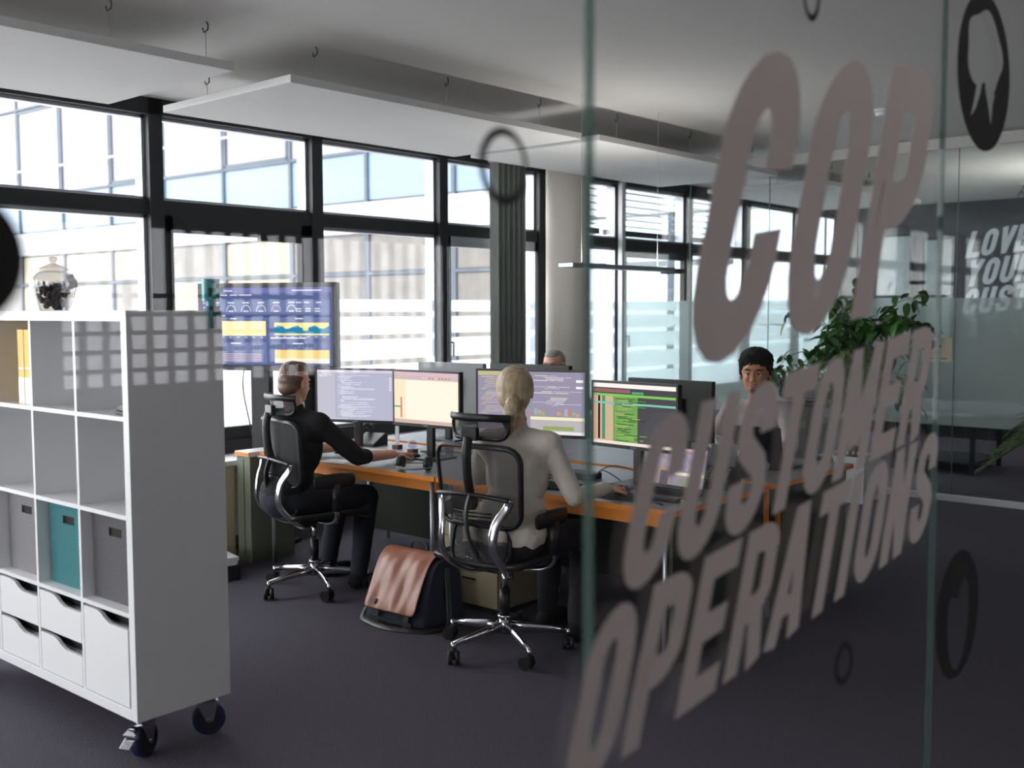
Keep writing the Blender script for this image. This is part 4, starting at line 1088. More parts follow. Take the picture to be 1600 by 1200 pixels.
def chair(label, x, y, heading, star=0, head=True, full=True):
    t = thing('office_chair', label, 'chair', (x, y, 0), R(heading), 'mesh office chairs')
    # star base
    hub = MB().cyl((0, 0, .085), (0, 0, .16), .032, .028, seg=20).cyl((0, 0, .16), (0, 0, .175), .036, seg=20).build('hub', CHROME, t)
    MB().cyl((0, 0, .17), (0, 0, .30), .025, seg=18).build('gas_lift_sleeve', BLACK, t); MB().cyl((0, 0, .28), (0, 0, .40), .014, seg=14).build('gas_lift', CHROME, t)
    am = MB().tube([(.025, 0, .115), (.12, 0, .108), (.22, 0, .098), (.305, 0, .088)], [.024, .020, .016, .013], seg=10, flat=(.75, 1.1)).cyl((.305, 0, .06), (.305, 0, .10), .012, seg=12).mesh('base_arm', CHROME)
    cm = MB().cyl((-.015, -.027, .031), (-.015, -.007, .031), .031, seg=20).cyl((-.015, .007, .031), (-.015, .027, .031), .031, seg=20).cyl((-.015, -.02, .031), (-.015, .02, .031), .012, seg=10).box((-.005, 0, .052), (.04, .040, .022)).mesh('castor', BLACK)
    for k in range(5):
        a = R(star + 72 * k - heading)
        part('base_arm', am, t, (0, 0, 0), a)
        part('castor', cm, t, (.305 * math.cos(a), .305 * math.sin(a), 0), a + R(35 + 50 * k))
    # mechanism and seat
    MB().prism([(-.13, .40), (.12, .39), (.14, .425), (-.12, .44)], 'y', -.07, .07).build('mechanism', BLACK, t, bevel=.006)
    MB().tube(smooth_path([(.03, -.07, .41), (.03, -.17, .42), (.02, -.25, .43)]), .008, seg=8).build('lever', CHROME, t)
    sp = []
    for i in range(9):
        xx = -.22 + .47 * i / 8; row = []
        for j in range(9):
            yy = -.245 + .49 * j / 8
            row.append((xx, yy * (1 - .10 * (i / 8 - .5) ** 2 * 4 * (1 if i > 4 else .3)), .475 - .022 * (1 - (yy / .245) ** 2) - (.03 * max(0, (i / 8 - .8) / .2) ** 2)))
        sp.append(row)
    MB().grid(sp).build('seat', CMESH if full else BLACK, t, solid=.012)
    MB().tube([(sp[i][0][0], sp[i][0][1], sp[i][0][2]) for i in range(9)] + [sp[8][j] for j in range(1, 9)] + [sp[i][8] for i in range(7, -1, -1)] + [sp[0][j] for j in range(7, 0, -1)], .014, closed=True, flat=(.9, 1.2)).build('seat_frame', BLACK, t)
    # polished yoke that rises behind the back
    for s in (-1, 1):
        MB().tube(smooth_path([(-.05, s * .05, .400), (-.12, s * .12, .395), (-.21, s * .165, .45), (-.285, s * .15, .55), (-.275, s * .155, .66), (-.235, s * .19, .74), (-.235, s * .205, .78)]), .016, seg=10, flat=(1.5, .75)).build('yoke_arm', CHROME, t)
    MB().tube(smooth_path([(-.240, .205, .775), (-.262, .12, .785), (-.268, 0, .79), (-.262, -.12, .785), (-.240, -.205, .775)]), .012, seg=8, flat=(1.2, .9)).build('yoke_bar', BLACK, t)
    MB().tube(smooth_path([(-.255, 0, .78), (-.275, -.0, .86), (-.285, 0, .98), (-.27, 0, 1.05)]), .017, seg=10, flat=(1.0, 1.3)).build('spine', BLACK, t)
    curved_panel(t, 'backrest', -.235, .82, .235, .185, .07, .045, .015, .013, taper=.04)
    curved_panel(t, 'lumbar_pad', -.215, .55, .165, .095, .06, .035, -.01, .010, taper=-.05)
    # centre spine down to the lumbar pad
    MB().tube(smooth_path([(-.262, 0, .79), (-.29, 0, .70), (-.265, 0, .58), (-.17, 0, .45), (-.09, 0, .41)]), .020, seg=10, flat=(1.3, .5)).build('lumbar_arm', DGREY, t)
    for k in range(4):
        MB().tube([(-.245, -.11, .655 + .017 * k), (-.262, 0, .655 + .017 * k), (-.245, .11, .655 + .017 * k)], .004, seg=6).build('lumbar_rib', BLACK, t)
    if head:
        curved_panel(t, 'headrest', -.235, 1.088, .158, .050, .045, .055, .006, .011, pmat=mesh_fabric('headrest_fabric', (46, 47, 50), .10, 130))
        MB().tube(smooth_path([(-.18, .17, 1.135), (-.245, .10, 1.14), (-.26, 0, 1.14), (-.245, -.10, 1.14), (-.18, -.17, 1.135)]), .011, seg=8, flat=(.7, 1.6)).build('headrest_rail', BLACK, t)
        MB().box((-.258, 0, 1.065), (.03, .09, .06)).build('headrest_joint', BLACK, t, bevel=.006)
    # arms
    for s in (-1, 1):
        MB().tube(smooth_path([(-.03, s * .12, .42), (.0, s * .22, .425), (.01, s * .275, .46), (.0, s * .285, .52)]), .013, seg=8, flat=(1.4, .9)).build('armrest_bracket', CHROME, t)
        MB().tube([(.0, s * .285, .50), (.0, s * .285, .655)], .017, seg=10, flat=(1, 1.4)).build('armrest_post', BLACK, t)
        MB().tube(smooth_path([(-.13, s * .275, .665), (-.05, s * .285, .672), (.06, s * .282, .672), (.13, s * .265, .665)]), [.018, .021] + [.024] * 4 + [.028] * 6 + [.026] * 5 + [.022, .014], seg=12, flat=(.42, 1.5)).build('armrest_pad', BLACK, t)
    return t
CH1 = chair('black mesh office chair with headrest behind the man in black', 3.77, 4.87, -12, star=247)
CH2 = chair('black mesh office chair with headrest, empty looking, nearest the camera behind the woman', 3.67, 3.29, 5, star=243)
CH2['label'] = 'black mesh office chair with headrest nearest the glass behind the woman'
CH3 = chair('black mesh office chair behind the grey haired man', 6.22, 5.13, 180, star=20)
CH4 = chair('black mesh office chair behind the man in the grey sweater', 6.16, 3.12, 172, star=20)

# ================================================================ LEATHER BAG
bag = thing('messenger_bag', 'dark messenger bag with a shiny brown leather flap on the carpet', 'bag', (3.76, 3.99, 0), R(4))
NV = mat('bag_navy_canvas', (58, 68, 82), .8, var=.1, scale=120); LE = mat('brown_leather', (172, 108, 84), .34, var=.14, scale=9, bump=.25, spec=.6)
sec = [(-.19, .012), (-.205, .03), (-.105, .30), (-.06, .345), (.0, .36), (.07, .34), (.12, .26), (.155, .03), (.14, .012)]
rows = []
for i in range(11):
    y = -.20 + .40 * i / 10; k_ = 1 - .10 * abs(i / 10 - .5) ** 2 * 4
    rows.append([(x_ * k_ + .006 * math.sin(i * 1.7 + x_ * 20), y, z_ * (1 - .05 * abs(i / 10 - .5) * 2)) for x_, z_ in sec])
bb = MB().grid(rows)
for rr_, rev in ((rows[0], 0), (rows[-1], 1)): bb._add(rr_, [tuple(range(len(rr_)))], 0)
bb.build('body', NV, bag)
fl = [(.10, .30), (.06, .35), (.0, .374), (-.06, .36), (-.11, .305), (-.145, .22), (-.182, .14), (-.212, .075)]
rows = []
for i in range(15):
    y = -.175 + .36 * i / 14
    row = []
    for j, (x_, z_) in enumerate(fl):
        c = 1.0
        w_ = .005 * math.sin(i * .9 + j * 1.3) + .004 * math.sin(i * 2.1 - j)
        zz = z_
        if j == len(fl) - 1 and i in (0, 14): zz = z_ + .012
        row.append((x_ - .006 - w_, y, zz + w_ * .5))
    rows.append(row)
f_ = MB().grid(rows).build('flap', LE, bag, solid=.004, sub=1, label='glossy brown leather flap')
MB().box((-.205, .13, .118), (.004, .045, .03), rotm(0, R(22), 0)).build('stitched_label', mat('dark_leather_label', (90, 54, 42), .5), bag).rotation_euler = (0, 0, 0)
for yy in (-.11, .10):
    q = MB().box((-.207, yy, .055), (.006, .035, .09), rotm(0, R(12), 0)).build('strap', BLACK, bag)
MB().box((-.212, 0, .035), (.006, .30, .02), rotm(0, R(8), 0)).build('lower_strap', BLACK, bag)
MB().tube(smooth_path([(.0, -.205, .30), (-.02, -.235, .12), (-.06, -.26, .012), (-.18, -.23, .010), (-.25, -.05, .010), (-.235, .12, .012), (-.19, .22, .02), (-.10, .235, .10), (0, .205, .30)]), .014, seg=8, flat=(.35, 1.3)).build('shoulder_strap', BLACK, bag)
MB().tube(smooth_path([(.02, -.06, .36), (.02, -.05, .395), (.02, 0, .405), (.02, .05, .395), (.02, .06, .36)]), .008, seg=8).build('carry_handle', NV, bag)

# ================================================================ PEOPLE
def blob(name, pieces, m_, parent, voxel=.007, smooth=4, disp=0.0, dscale=.06, label=None):
    """c: round cone (p0, p1, r0, r1); e: ellipsoid (centre, radii, rotation) - fused by remeshing into one surface"""
    b_ = MB()
    for p in pieces:
        if p[0] == 'c':
            _, p0, p1, r0, r1 = p
            b_.ball(p0, r0, sub=2); b_.ball(p1, r1, sub=2)
            if (Vector(p1) - Vector(p0)).length > 1e-4: b_.cyl(p0, p1, r0, r1, seg=20)
        else:
            rot = p[3] if len(p) > 3 else None
            b_.ball(p[1], p[2], rot, sub=3)
    o = b_.build(name, m_, parent)
    md = o.modifiers.new('fuse', 'REMESH'); md.mode = 'VOXEL'; md.voxel_size = voxel; md.use_smooth_shade = True
    s = o.modifiers.new('relax', 'SMOOTH'); s.factor = .6; s.iterations = smooth
    if disp:
        tx = bpy.data.textures.new('folds', 'CLOUDS'); tx.noise_scale = dscale; tx.noise_depth = 2
        d = o.modifiers.new('folds', 'DISPLACE'); d.texture = tx; d.strength = disp; d.mid_level = .5; d.texture_coords = 'LOCAL'
    if label: o['label'] = label
    return o
def V3(*a): return Vector(a)
def frame_of(head, heading, tilt=0, pitch=0):
    """head axes: local x = face direction, y = left ear, z = crown"""
    return Matrix.Translation(head) @ Matrix.Rotation(R(heading), 4, 'Z') @ Matrix.Rotation(R(pitch), 4, 'Y') @ Matrix.Rotation(R(tilt), 4, 'X')
def head_pieces(M, s=1.0, jaw=1.0):
    rot = M.to_3x3()
    g = lambda x, y, z: M @ Vector((x * s, y * s, z * s))
    E_ = lambda c, r_: ('e', g(*c), tuple(v * s for v in r_), rot)
    P = [E_((-.012, 0, .030), (.096, .078, .088)), E_((.020, 0, -.025), (.068, .064 * jaw, .085)), E_((.045, 0, -.072), (.040, .042 * jaw, .032)),
         E_((.064, 0, -.088), (.020, .022, .017)), E_((.076, 0, .032), (.018, .048, .014)), E_((.066, .030, -.018), (.022, .020, .020)), E_((.066, -.030, -.018), (.022, .020, .020)),
         ('c', g(.086, 0, .012), g(.108, 0, -.022), .008 * s, .0125 * s), E_((.098, .010, -.027), (.010, .008, .007)), E_((.098, -.010, -.027), (.010, .008, .007)),
         E_((.085, 0, -.052), (.012, .022, .006)), E_((.083, 0, -.062), (.012, .019, .007)),
         E_((-.008, .079, -.005), (.017, .007, .030)), E_((-.008, -.079, -.005), (.017, .007, .030)), E_((-.010, .080, .012), (.019, .010, .013)), E_((-.010, -.080, .012), (.019, .010, .013))]
    return P
def face_parts(M, s, parent, eye=(60, 40, 30), brow=BLACKM, lip=(176, 108, 96)):
    g = lambda x, y, z: M @ Vector((x * s, y * s, z * s)); rot = M.to_3x3()
    for sy in (-1, 1):
        e = MB().ball(g(.0725, sy * .031, .006), .0120 * s, sub=3).build('eye', mat('eye_white', (225, 220, 215), .2), parent)
        MB().ball(g(.0818, sy * .029, .006), (.004 * s, .0062 * s, .0062 * s), rot, sub=2).build('iris', mat('iris_%d' % eye[0], eye, .2), e)
        MB().tube([g(.081, sy * .046, .011), g(.0885, sy * .031, .0145), g(.085, sy * .017, .010)], .0022 * s, seg=6).build('eyelid', mat('eyelid', (120, 80, 64), .6), e)
        MB().tube([g(.080, sy * .050, .028), g(.0925, sy * .032, .0335), g(.094, sy * .014, .029)], [.0022 * s, .0038 * s, .003 * s], seg=6).build('eyebrow', brow, parent)
    MB().tube([g(.087, -.023, -.0555), g(.0955, -.010, -.0535), g(.097, 0, -.0545), g(.0955, .010, -.0535), g(.087, .023, -.0555)], [.002 * s, .0042 * s, .004 * s, .0042 * s, .002 * s], seg=8).build('lips', mat('lips_%d' % lip[0], lip, .5), parent)
    MB().tube([g(.086, -.018, -.0615), g(.0945, 0, -.0635), g(.086, .018, -.0615)], [.002 * s, .0050 * s, .002 * s], seg=8).build('lower_lip', mat('lips_%d' % lip[0], lip, .5), parent)
def hand(wrist, direc, palm_n, side, s=1.0, curl=.35, spread=.10):
    """pieces: palm + 4 fingers + thumb; direc = pointing direction, palm_n = towards the palm side, side=+1 thumb to the left of direc seen from the back"""
    d = Vector(direc).normalized(); n = Vector(palm_n); n = (n - d * n.dot(d)).normalized(); l = n.cross(d) * side   # thumb side
    w_ = Vector(wrist); P = []
    k0 = w_ + d * .075 * s
    for i in range(4):
        o_ = l * (.030 - .020 * i) * s
        P.append(('c', w_ + d * .012 * s + o_ * .65, k0 + o_ - d * abs(i - 1) * .004 * s, .0135 * s, .0115 * s))
    lens = (.070, .078, .072, .056)
    for i in range(4):
        o_ = l * (.030 - .020 * i) * s; base = k0 + o_ - d * abs(i - 1) * .004 * s
        dd = (d + l * spread * (1.2 - .8 * i)).normalized(); p = base; r_ = .0092 * s
        for j, f in enumerate((.45, .32, .23)):
            ang = curl * (j + .6)
            q = p + (dd * math.cos(ang) + n * math.sin(ang)) * lens[i] * f * s
            P.append(('c', p, q, r_, r_ * .92)); p = q; r_ *= .92
    tb_ = w_ + d * .020 * s + l * .022 * s; t1 = tb_ + (d * .6 + l * .75 + n * .35).normalized() * .038 * s; t2 = t1 + (d * .9 + l * .35 + n * .3).normalized() * .030 * s; t3 = t2 + (d * 1 + n * .35).normalized() * .022 * s
    P += [('c', tb_, t1, .014 * s, .011 * s), ('c', t1, t2, .0108 * s, .0098 * s), ('c', t2, t3, .0098 * s, .0085 * s)]
    return P
def limb(a, b_, c, r0, r1, r2): return [('c', a, b_, r0, r1), ('c', b_, c, r1, r2)]
def person(label, x, y, heading, J, skin, cloth, hair_fn, sex='m', trousers=(26, 28, 34), eye=(60, 40, 30), sleeves=1.0, headturn=0, headpitch=0, s_head=1.0, neck_hi=True, brow=BLACKM, jaw=1.0, facep=True, shirt_tail=False, fold=.010, shoe=BLACKM, handcurl=.35, headtilt=0):
    """J: joints in world space"""
    t = thing('person', label, 'person', (x, y, 0))
    O = Vector((x, y, 0)); L = {k: Vector(v) - O for k, v in J.items()}
    fwd_ = Vector((math.cos(R(heading)), math.sin(R(heading)), 0)); lft = Vector((-fwd_.y, fwd_.x, 0))
    M = frame_of(L['head'], heading + headturn, headtilt, headpitch)
    H = head_pieces(M, s_head, jaw)
    nb_ = (L['shL'] + L['shR']) / 2 + Vector((0, 0, .035))
    jb = M @ Vector((-.022 * s_head, 0, -.055 * s_head))
    wsc = .88 if sex == 'f' else 1.0
    chest = (L['shL'] + L['shR']) / 2 - Vector((0, 0, .14)); pel = L['pelvis']; waist = chest.lerp(pel, .55)
    srot = Matrix.Rotation(math.atan2((L['shL'] - L['shR']).y, (L['shL'] - L['shR']).x) - PI / 2, 3, 'Z')
    torso = [('e', chest, (.105 * wsc, .165 * wsc, .17), srot), ('e', waist, (.10 * wsc, .135 * wsc, .15), srot), ('e', pel + Vector((0, 0, .02)), (.125, .165 * (1.02 if sex == 'f' else 1), .125), rotm(0, 0, R(heading))),
             ('c', nb_ - Vector((0, 0, .03)), jb, .058 * wsc, .052 * wsc), ('c', L['shL'], nb_, .055 * wsc, .055 * wsc), ('c', L['shR'], nb_, .055 * wsc, .055 * wsc),
             ('c', L['shL'], chest, .062 * wsc, .09), ('c', L['shR'], chest, .062 * wsc, .09)]
    hipL = pel + lft * .09; hipR = pel - lft * .09
    legs = []
    for sd_, hp in (('L', hipL), ('R', hipR)):
        legs += limb(hp, L['kn' + sd_], L['an' + sd_], .085 * wsc, .058, .040)
    arms = []; hands = []
    for sd_, sg in (('L', -1), ('R', 1)):
        arms += limb(L['sh' + sd_], L['el' + sd_], L['wr' + sd_], .050 * wsc, .040 * wsc, .027 * wsc)
        hd = Vector(J.get('hd' + sd_, tuple(fwd_)))
        hands += hand(L['wr' + sd_] + hd.normalized() * .005, hd, (0, 0, -1), sg, 1.0 if sex == 'm' else .92, handcurl)
    feet = []
    for sd_ in 'LR':
        a_ = L['an' + sd_]; feet += [('c', a_, a_ + Vector((0, 0, -.035)), .036, .034), ('c', a_ + Vector((0, 0, -.045)) - fwd_ * .03, a_ + Vector((0, 0, -.05)) + fwd_ * .14, .036, .028)]
    blob('body', H + torso + legs + arms + hands + feet, skin, t, voxel=.0052, smooth=4)
    if facep: face_parts(M, s_head, t, eye, brow)
    # clothing
    off = .012; g = lambda p, q: p.lerp(q, sleeves)
    top = []
    for p in torso:
        if p[0] == 'e': top.append(('e', p[1], tuple(v + off for v in p[2]), p[3]))
    top += [('c', L['shL'], nb_ - Vector((0, 0, .02)), .062 * wsc + off * .6, .058 * wsc + off), ('c', L['shR'], nb_ - Vector((0, 0, .02)), .062 * wsc + off * .6, .058 * wsc + off), ('c', L['shL'], chest, .070 * wsc, .10), ('c', L['shR'], chest, .070 * wsc, .10)]
    if neck_hi: top.append(('c', nb_, nb_ + (jb - nb_) * .28, .066 * wsc, .060 * wsc))
    for sd_ in 'LR':
        sh, el, wr = L['sh' + sd_], L['el' + sd_], L['wr' + sd_]
        end = el.lerp(wr, sleeves)
        top += [('c', sh, el, .060 * wsc, .050 * wsc), ('c', el, end, .050 * wsc, (.050 - (.012) * sleeves) * wsc)]
        mid_ = sh.lerp(el, .55) - Vector((0, 0, .010)); top.append(('c', mid_, el, .056 * wsc, .052 * wsc))
    if shirt_tail:
        top += [('e', pel + Vector((0, 0, .03)), (.150, .195, .13), rotm(0, 0, R(heading))), ('e', waist - Vector((0, 0, .03)), (.128, .162, .15), srot)]
    blob('sweater' if not shirt_tail else 'blouse', top, cloth, t, voxel=.0075, smooth=3, disp=fold, dscale=.07)
    tr_ = [('e', pel, (.142, .182, .125), rotm(0, 0, R(heading)))]
    for sd_, hp in (('L', hipL), ('R', hipR)):
        tr_ += [('c', hp, L['kn' + sd_], .097 * wsc, .070), ('c', L['kn' + sd_], L['an' + sd_], .070, .052)]
    blob('trousers', tr_, mat('trouser_%d_%d_%d' % trousers, trousers, .85, var=.08, scale=80), t, voxel=.009, smooth=3, disp=.008)
    for sd_ in 'LR':
        a_ = L['an' + sd_]
        blob('shoe', [('c', a_ + Vector((0, 0, -.02)) - fwd_ * .015, a_ + Vector((0, 0, -.035)) - fwd_ * .03, .044, .044), ('c', a_ + Vector((0, 0, -.045)) - fwd_ * .035, a_ + Vector((0, 0, -.05)) + fwd_ * .15, .043, .034)], shoe, t, voxel=.008)
    hair_fn(t, M, s_head)
    return t, M
def E_on(M, s):
    rot = M.to_3x3()
    return lambda c, r_: ('e', M @ Vector((c[0] * s, c[1] * s, c[2] * s)), tuple(v * s for v in r_), rot)
# hair --------------------------------------------------------------
def strand_mat(name, c1, c2, sc=60, stretch=(1, 1, .15)):
    if name in MATS: return MATS[name]
    m = mat(name, c1, .45, var=.0, scale=sc, stretch=stretch)
    n = m.node_tree.nodes; L = m.node_tree.links
    mx = [q for q in n if q.type == 'MIX_RGB'][0]; mx.inputs[1].default_value = (*lin(c1), 1); mx.inputs[2].default_value = (*lin(c2), 1)
    no = [q for q in n if q.type == 'TEX_NOISE'][0]; bu = n.new('ShaderNodeBump'); bu.inputs['Strength'].default_value = .5; bu.inputs['Distance'].default_value = .004
    L.new(no.outputs['Fac'], bu.inputs['Height']); L.new(bu.outputs[0], n['Principled BSDF'].inputs['Normal'])
    return m
def hair_short_brown(t, M, s):
    E = E_on(M, s); hm = strand_mat('hair_light_brown', (70, 50, 36), (118, 90, 66), 90); hs_ = strand_mat('hair_shaved_side', (84, 62, 50), (122, 94, 78), 160)
    blob('hair', [E((-.014, 0, .070), (.092, .068, .062)), E((.030, 0, .098), (.062, .056, .034)), E((-.060, 0, .050), (.046, .062, .062)), E((.062, .0, .086), (.030, .046, .018))], hm, t, .005, 3, .006, .012)
    blob('shaved_sides', [E((-.020, 0, .020), (.092, .0805, .068)), E((-.052, 0, -.020), (.052, .066, .055))], hs_, t, .006, 3)
def hair_blonde(t, M, s):
    E = E_on(M, s); hm = strand_mat('hair_blonde', (112, 88, 62), (226, 206, 170), 45, (1.4, 1.4, .18))
    g = lambda x, y, z: M @ Vector((x * s, y * s, z * s))
    blob('hair', [E((-.018, 0, .030), (.103, .088, .098)), E((-.050, 0, -.018), (.062, .078, .070)), E((.05, .0, .070), (.045, .062, .045)), E((-.085, 0, -.035), (.030, .035, .030))], hm, t, .005, 4, .004, .015)
    tail = []
    pts = [(-.100, 0, -.030), (-.128, .002, -.055), (-.135, .006, -.100), (-.125, .010, -.145), (-.112, .014, -.185)]
    rr = [.026, .033, .036, .030, .014]
    for a, b_, r0, r1 in zip(pts, pts[1:], rr, rr[1:]): tail.append(('c', g(*a), g(*b_), r0 * s, r1 * s))
    tail += [('c', g(-.13, -.030, -.10), g(-.118, -.056, -.118), .016 * s, .010 * s), ('c', g(-.118, -.056, -.118), g(-.112, -.052, -.140), .010 * s, .006 * s), ('c', g(-.13, .028, -.10), g(-.118, .034, -.155), .016 * s, .010 * s)]
    blob('ponytail', tail, hm, t, .005, 3, .008, .012)
    MB().tube([g(-.106 + .004 * math.sin(a), .024 * math.cos(a), -.034 + .024 * math.sin(a)) for a in [2 * PI * k / 16 for k in range(16)]], .005, seg=8, closed=True).build('hair_tie', strand_mat('hair_blonde', 0, 0), t)
    o = [c for c in bpy.data.objects if c.parent == t and c.name.startswith('hair')][-1]
def hair_grey(t, M, s):
    E = E_on(M, s); hm = strand_mat('hair_grey', (92, 92, 92), (170, 168, 164), 90)
    blob('hair', [E((-.030, 0, .040), (.090, .083, .080)), E((-.062, 0, -.010), (.044, .068, .055)), E((.018, .0, .085), (.055, .058, .040))], hm, t, .005, 3, .005, .012)
    g = lambda x, y, z: M @ Vector((x * s, y * s, z * s))
    f = MB()
    for sy in (-1, 1):
        f.tube([g(.098, sy * .030 + .024 * math.cos(a), .004 + .018 * math.sin(a)) for a in [2 * PI * k / 18 for k in range(18)]], .0028, seg=6, closed=True)
        f.tube([g(.096, sy * .056, .010), g(.05, sy * .079, .012), g(-.02, sy * .084, .010), g(-.04, sy * .084, -.012)], .003, seg=6)
    f.tube([g(.098, -.008, .008), g(.102, 0, .011), g(.098, .008, .008)], .0026, seg=6)
    f.build('glasses', BLACK, t)
def hair_black(t, M, s):
    E = E_on(M, s); hm = mat('hair_black_curls', (20, 18, 18), .9, var=.5, scale=180, bump=1.0)
    blob('hair', [E((-.020, 0, .070), (.100, .092, .078)), E((.022, .012, .105), (.064, .066, .040)), E((.040, -.022, .096), (.046, .046, .032)), E((-.050, 0, .015), (.072, .088, .085)), E((.012, .068, .052), (.040, .018, .034)), E((.012, -.068, .052), (.040, .018, .034)), E((.004, .078, .018), (.014, .008, .030)), E((.004, -.078, .018), (.014, .008, .030))], hm, t, .0055, 2, .018, .014)
    g = lambda x, y, z: M @ Vector((x * s, y * s, z * s))
    blob('beard', [('e', g(.077, 0, -.082), (.012 * s, .017 * s, .016 * s), M.to_3x3())], hm, t, .003, 2)
    MB().tube([g(.090, -.022, -.046), g(.0985, -.008, -.043), g(.0985, .008, -.043), g(.090, .022, -.046)], .0018, seg=6).build('moustache', hm, t)

# man in black at the left
JL = dict(head=(3.675, 4.905, 1.205), shL=(3.64, 5.07, .99), shR=(3.69, 4.70, .985), pelvis=(3.60, 4.90, .56), elL=(3.93, 5.22, .78), wrL=(4.24, 5.13, .765), elR=(3.90, 4.62, .785), wrR=(4.21, 4.665, .765),
          knL=(4.08, 5.02, .52), knR=(4.08, 4.76, .52), anL=(4.02, 5.06, .085), anR=(3.96, 4.70, .085), hdL=(1, -.15, -.08), hdR=(1, 0, -.04))
person('man with short brown hair in a black sweater typing at the left desk', 3.66, 4.88, 0, JL, SKIN, mat('black_knit', (24, 25, 28), .95, var=.1, scale=90), hair_short_brown, trousers=(32, 36, 48), sleeves=.20, headturn=10, headpitch=8, brow=mat('brow_brown', (110, 80, 58), .8))
# woman from behind
JW = dict(head=(3.665, 3.215, 1.240), shL=(3.60, 3.345, 1.005), shR=(3.725, 3.055, 1.005), pelvis=(3.62, 3.22, .565), elL=(3.76, 3.55, .80), wrL=(3.99, 3.46, .765), elR=(3.775, 2.955, .765), wrR=(4.015, 2.945, .775),
          knL=(4.10, 3.36, .52), knR=(4.10, 3.14, .52), anL=(4.10, 3.38, .085), anR=(4.02, 3.12, .085), hdL=(1, -.1, -.05), hdR=(1, .02, -.10))
person('blonde woman with a ponytail in a cream blouse seen from behind at the middle desk', 3.66, 3.21, 8, JW, SKIN, mat('cream_blouse', (208, 200, 190), .8, var=.05, scale=14, sheen=.2, bump=1.0, stretch=(1, 1, .3)), hair_blonde, sex='f', trousers=(20, 21, 25), sleeves=.98, headturn=28, headpitch=5, shirt_tail=True, fold=.012, s_head=1.0)
# grey haired man behind the back row
JG_ = dict(head=(6.30, 5.13, 1.195), shL=(6.28, 4.93, .97), shR=(6.28, 5.33, .97), pelvis=(6.28, 5.13, .56), elL=(6.06, 4.86, .80), wrL=(5.80, 4.95, .765), elR=(6.06, 5.40, .80), wrR=(5.80, 5.30, .765),
          knL=(5.86, 5.02, .52), knR=(5.86, 5.24, .52), anL=(5.92, 5.0, .085), anR=(5.92, 5.26, .085), hdL=(-1, .1, -.06), hdR=(-1, -.1, -.06))
person('grey haired man with dark glasses half hidden behind the back monitors', 6.28, 5.13, 180, JG_, SKIN, mat('dark_shirt', (44, 46, 52), .9), hair_grey, headturn=14, headpitch=6, brow=mat('brow_grey', (130, 126, 120), .8))
# man in grey sweater
J4 = dict(head=(5.96, 3.215, 1.215), shL=(6.07, 3.05, .975), shR=(6.05, 3.44, .965), pelvis=(6.12, 3.24, .56), elL=(5.90, 2.94, .79), wrL=(5.66, 2.93, .765), elR=(5.88, 3.48, .79), wrR=(5.66, 3.28, .765),
          knL=(5.72, 3.10, .52), knR=(5.72, 3.34, .52), anL=(5.76, 3.08, .085), anR=(5.76, 3.36, .085), hdL=(-1, .0, -.08), hdR=(-1, -.35, -.08))
person('man with black curly hair in a grey sweater looking over a black laptop', 6.06, 3.24, 186, J4, SKIN2, mat('grey_sweater', (170, 160, 160), .95, var=.05, scale=90), hair_black, headturn=14, headpitch=2, s_head=1.17, sleeves=.9, fold=.012)

# ================================================================ PLANTS
LEAF = mat('leaf_green', (58, 104, 44), .4, var=.35, scale=9); LEAF2 = mat('leaf_light', (112, 150, 62), .4, var=.25, scale=9)
BARK = mat('bark', (122, 104, 84), .8, var=.2, scale=30)
SOIL = mat('bark_mulch', (70, 44, 34), .95, var=.5, scale=60, bump=.8)
def leaf_mesh(L_, w_, m_, droop=.25):
    b_ = MB(); rows = []
    for i in range(6):
        t = i / 5; ww = w_ * math.sin(PI * (t * .96 + .02)) ** .8 * (1.15 - .5 * t)
        z = -droop * L_ * t * t
        rows.append([(L_ * t, -ww, z + .12 * ww * 2), (L_ * t, 0, z), (L_ * t, ww, z + .12 * ww * 2)])
    return b_.grid(rows).mesh('leaf', m_)
PLX, PLY = 8.60, 3.735
pl = thing('planter', 'white rectangular planter box with bark mulch beside the far glass wall', 'planter', (PLX, PLY, 0))
MB().b2((-.18, -.20, 0), (-.165, .20, .385)).b2((.165, -.20, 0), (.18, .20, .385)).b2((-.165, -.20, 0), (.165, -.185, .385)).b2((-.165, .185, 0), (.165, .20, .385)).b2((-.165, -.185, 0), (.165, .185, .02)).build('box', WHITE, pl, bevel=.002)
rows = [[(-.165 + .33 * i / 10, -.185 + .37 * j / 10, .355 + .012 * math.sin(i * 2.3 + j * 1.9)) for j in range(11)] for i in range(11)]
MB().grid(rows).build('mulch', SOIL, pl)
pt = thing('weeping_fig', 'leafy green indoor tree with several thin trunks in the white planter', 'plant', (PLX, PLY, .36))
rp_ = random.Random(21)
tips = []
for k in range(4):
    a = k * PI / 2 + .4; r0 = .05
    path = smooth_path([(r0 * math.cos(a), r0 * math.sin(a), 0), (.03 * math.cos(a + 1), .03 * math.sin(a + 1), .35), (.05 * math.cos(a + 2), .05 * math.sin(a + 2), .75), (.12 * math.cos(a), .12 * math.sin(a), 1.10)])
    n = len(path)
    MB().tube(path, [.016 - .009 * i / n for i in range(n)], seg=8).build('trunk', BARK, pt)
    for j in range(9):
        base = path[int(n * (.42 + .56 * rp_.random())) - 1]
        aa = rp_.random() * 2 * PI; rad = .25 + .42 * rp_.random()
        tip = Vector((rad * math.cos(aa) * (.45 if math.cos(aa) > 0 else 1), rad * math.sin(aa), base.z + .05 + .42 * rp_.random() - rad * .25))
        midp = (Vector(base) + tip) / 2 + Vector((0, 0, .12))
        br = smooth_path([base, midp, tip], n=6)
        MB().tube(br, [.005 - .003 * i / len(br) for i in range(len(br))], seg=5).build('branch', BARK, pt)
        tips.append(br)
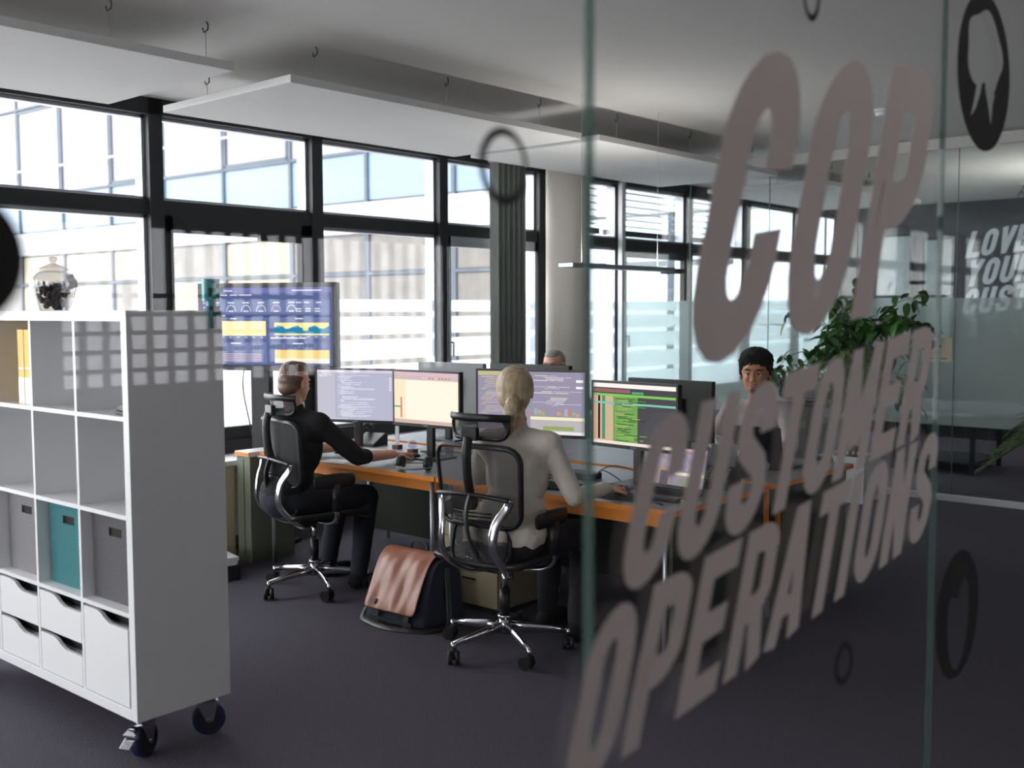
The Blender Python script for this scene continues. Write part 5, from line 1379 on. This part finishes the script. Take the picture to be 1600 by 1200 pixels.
extra = [[Vector((0, 0, .9)), Vector((.15, -.35, 1.12)), Vector((.24, -.66, 1.10))], [Vector((0, 0, .95)), Vector((.15, -.3, 1.3)), Vector((.22, -.50, 1.36))], [Vector((0, 0, .8)), Vector((.15, -.3, 1.0)), Vector((.22, -.56, .98))], [Vector((0, 0, .7)), Vector((-.2, .35, .90)), Vector((-.3, .58, .72))], [Vector((0, 0, .6)), Vector((-.2, .25, .50)), Vector((-.3, .42, .30))], [Vector((0, 0, .9)), Vector((.02, .0, 1.3)), Vector((.05, -.05, 1.50))]]
for p in extra:
    br = smooth_path(p, n=6); MB().tube(br, .0035, seg=5).build('branch', BARK, pt); tips.append(br)
lms = [leaf_mesh(.125, .030, LEAF), leaf_mesh(.145, .036, LEAF, .4), leaf_mesh(.105, .028, LEAF2, .3)]
cnt = 0
fo_b = MB()
def V3c(v): return Vector((min(v.x, .29), v.y, v.z))   # keep the crown this side of the glass
for br in tips:
    for q_ in range(21):
        p = br[rp_.randint(2, len(br) - 1)]
        me = lms[0 if rp_.random() < .5 else (1 if rp_.random() < .75 else 2)]
        rot = Euler((rp_.uniform(-.5, .5), rp_.uniform(-.1, .9), rp_.random() * 2 * PI)); off = Vector((rp_.uniform(-.05, .05), rp_.uniform(-.05, .05), rp_.uniform(-.05, .05)))
        if cnt < 300:
            o = part('leaf', me, pt, V3c(p + off)); o.rotation_euler = rot; cnt += 1
        else:
            M = Matrix.Translation(V3c(p + off)) @ rot.to_matrix().to_4x4()
            V = [M @ v.co for v in me.vertices]
            fo_b._add(V, [tuple(f.vertices) for f in me.polygons], 0, True)
fo_b.build('foliage', LEAF, pt, kind='stuff')
# palm at the right edge
pm_ = thing('palm', 'dark green palm with long narrow fronds at the right edge', 'plant', (6.55, 1.42, .0), 0)
PALM = mat('palm_green', (58, 78, 36), .5, var=.3)
MB().lathe([(.14, 0), (.19, .30), (.20, .32), (.17, .32), (.16, .27)], seg=28).build('pot', WHITE, pm_)
MB().tube([(0, 0, .25), (.01, .0, .55), (.0, .02, .80)], [.035, .03, .025], seg=10).build('trunk', BARK, pm_)
for k in range(13):
    a = 2 * PI * k / 13 + .25; L_ = .52 + .1 * rp_.random(); e0 = (.15 + .55 * ((k * 5) % 13) / 13)
    b_ = MB(); dirv = Vector((math.cos(a), math.sin(a), 0)); side = Vector((-dirv.y, dirv.x, 0))
    sp_ = smooth_path([Vector((0, 0, .78)), Vector((0, 0, .78)) + dirv * L_ * .45 + Vector((0, 0, L_ * e0 * .8)), Vector((0, 0, .78)) + dirv * L_ + Vector((0, 0, L_ * (e0 - .42)))], n=8)
    b_.tube(sp_, .004, seg=5)
    for i in range(3, len(sp_)):
        for s in (-1, 1):
            for jj in (0, .5):
                tdir = (sp_[i] - sp_[i - 1]).normalized(); base = sp_[i] - (sp_[i] - sp_[i - 1]) * jj
                ll_ = .22 * math.sin(PI * (.2 + .75 * i / len(sp_)))
                tip = base + (tdir * .75 + side * s * .65) * ll_ + Vector((0, 0, -.10 * ll_))
                m_ = (base + tip) / 2 + Vector((0, 0, .02)); wv = tdir * .008
                b_._add([base - wv, base + wv, m_ + wv, tip, m_ - wv], [(0, 1, 2, 4), (4, 2, 3)], 0)
    b_.build('frond', PALM, pm_)
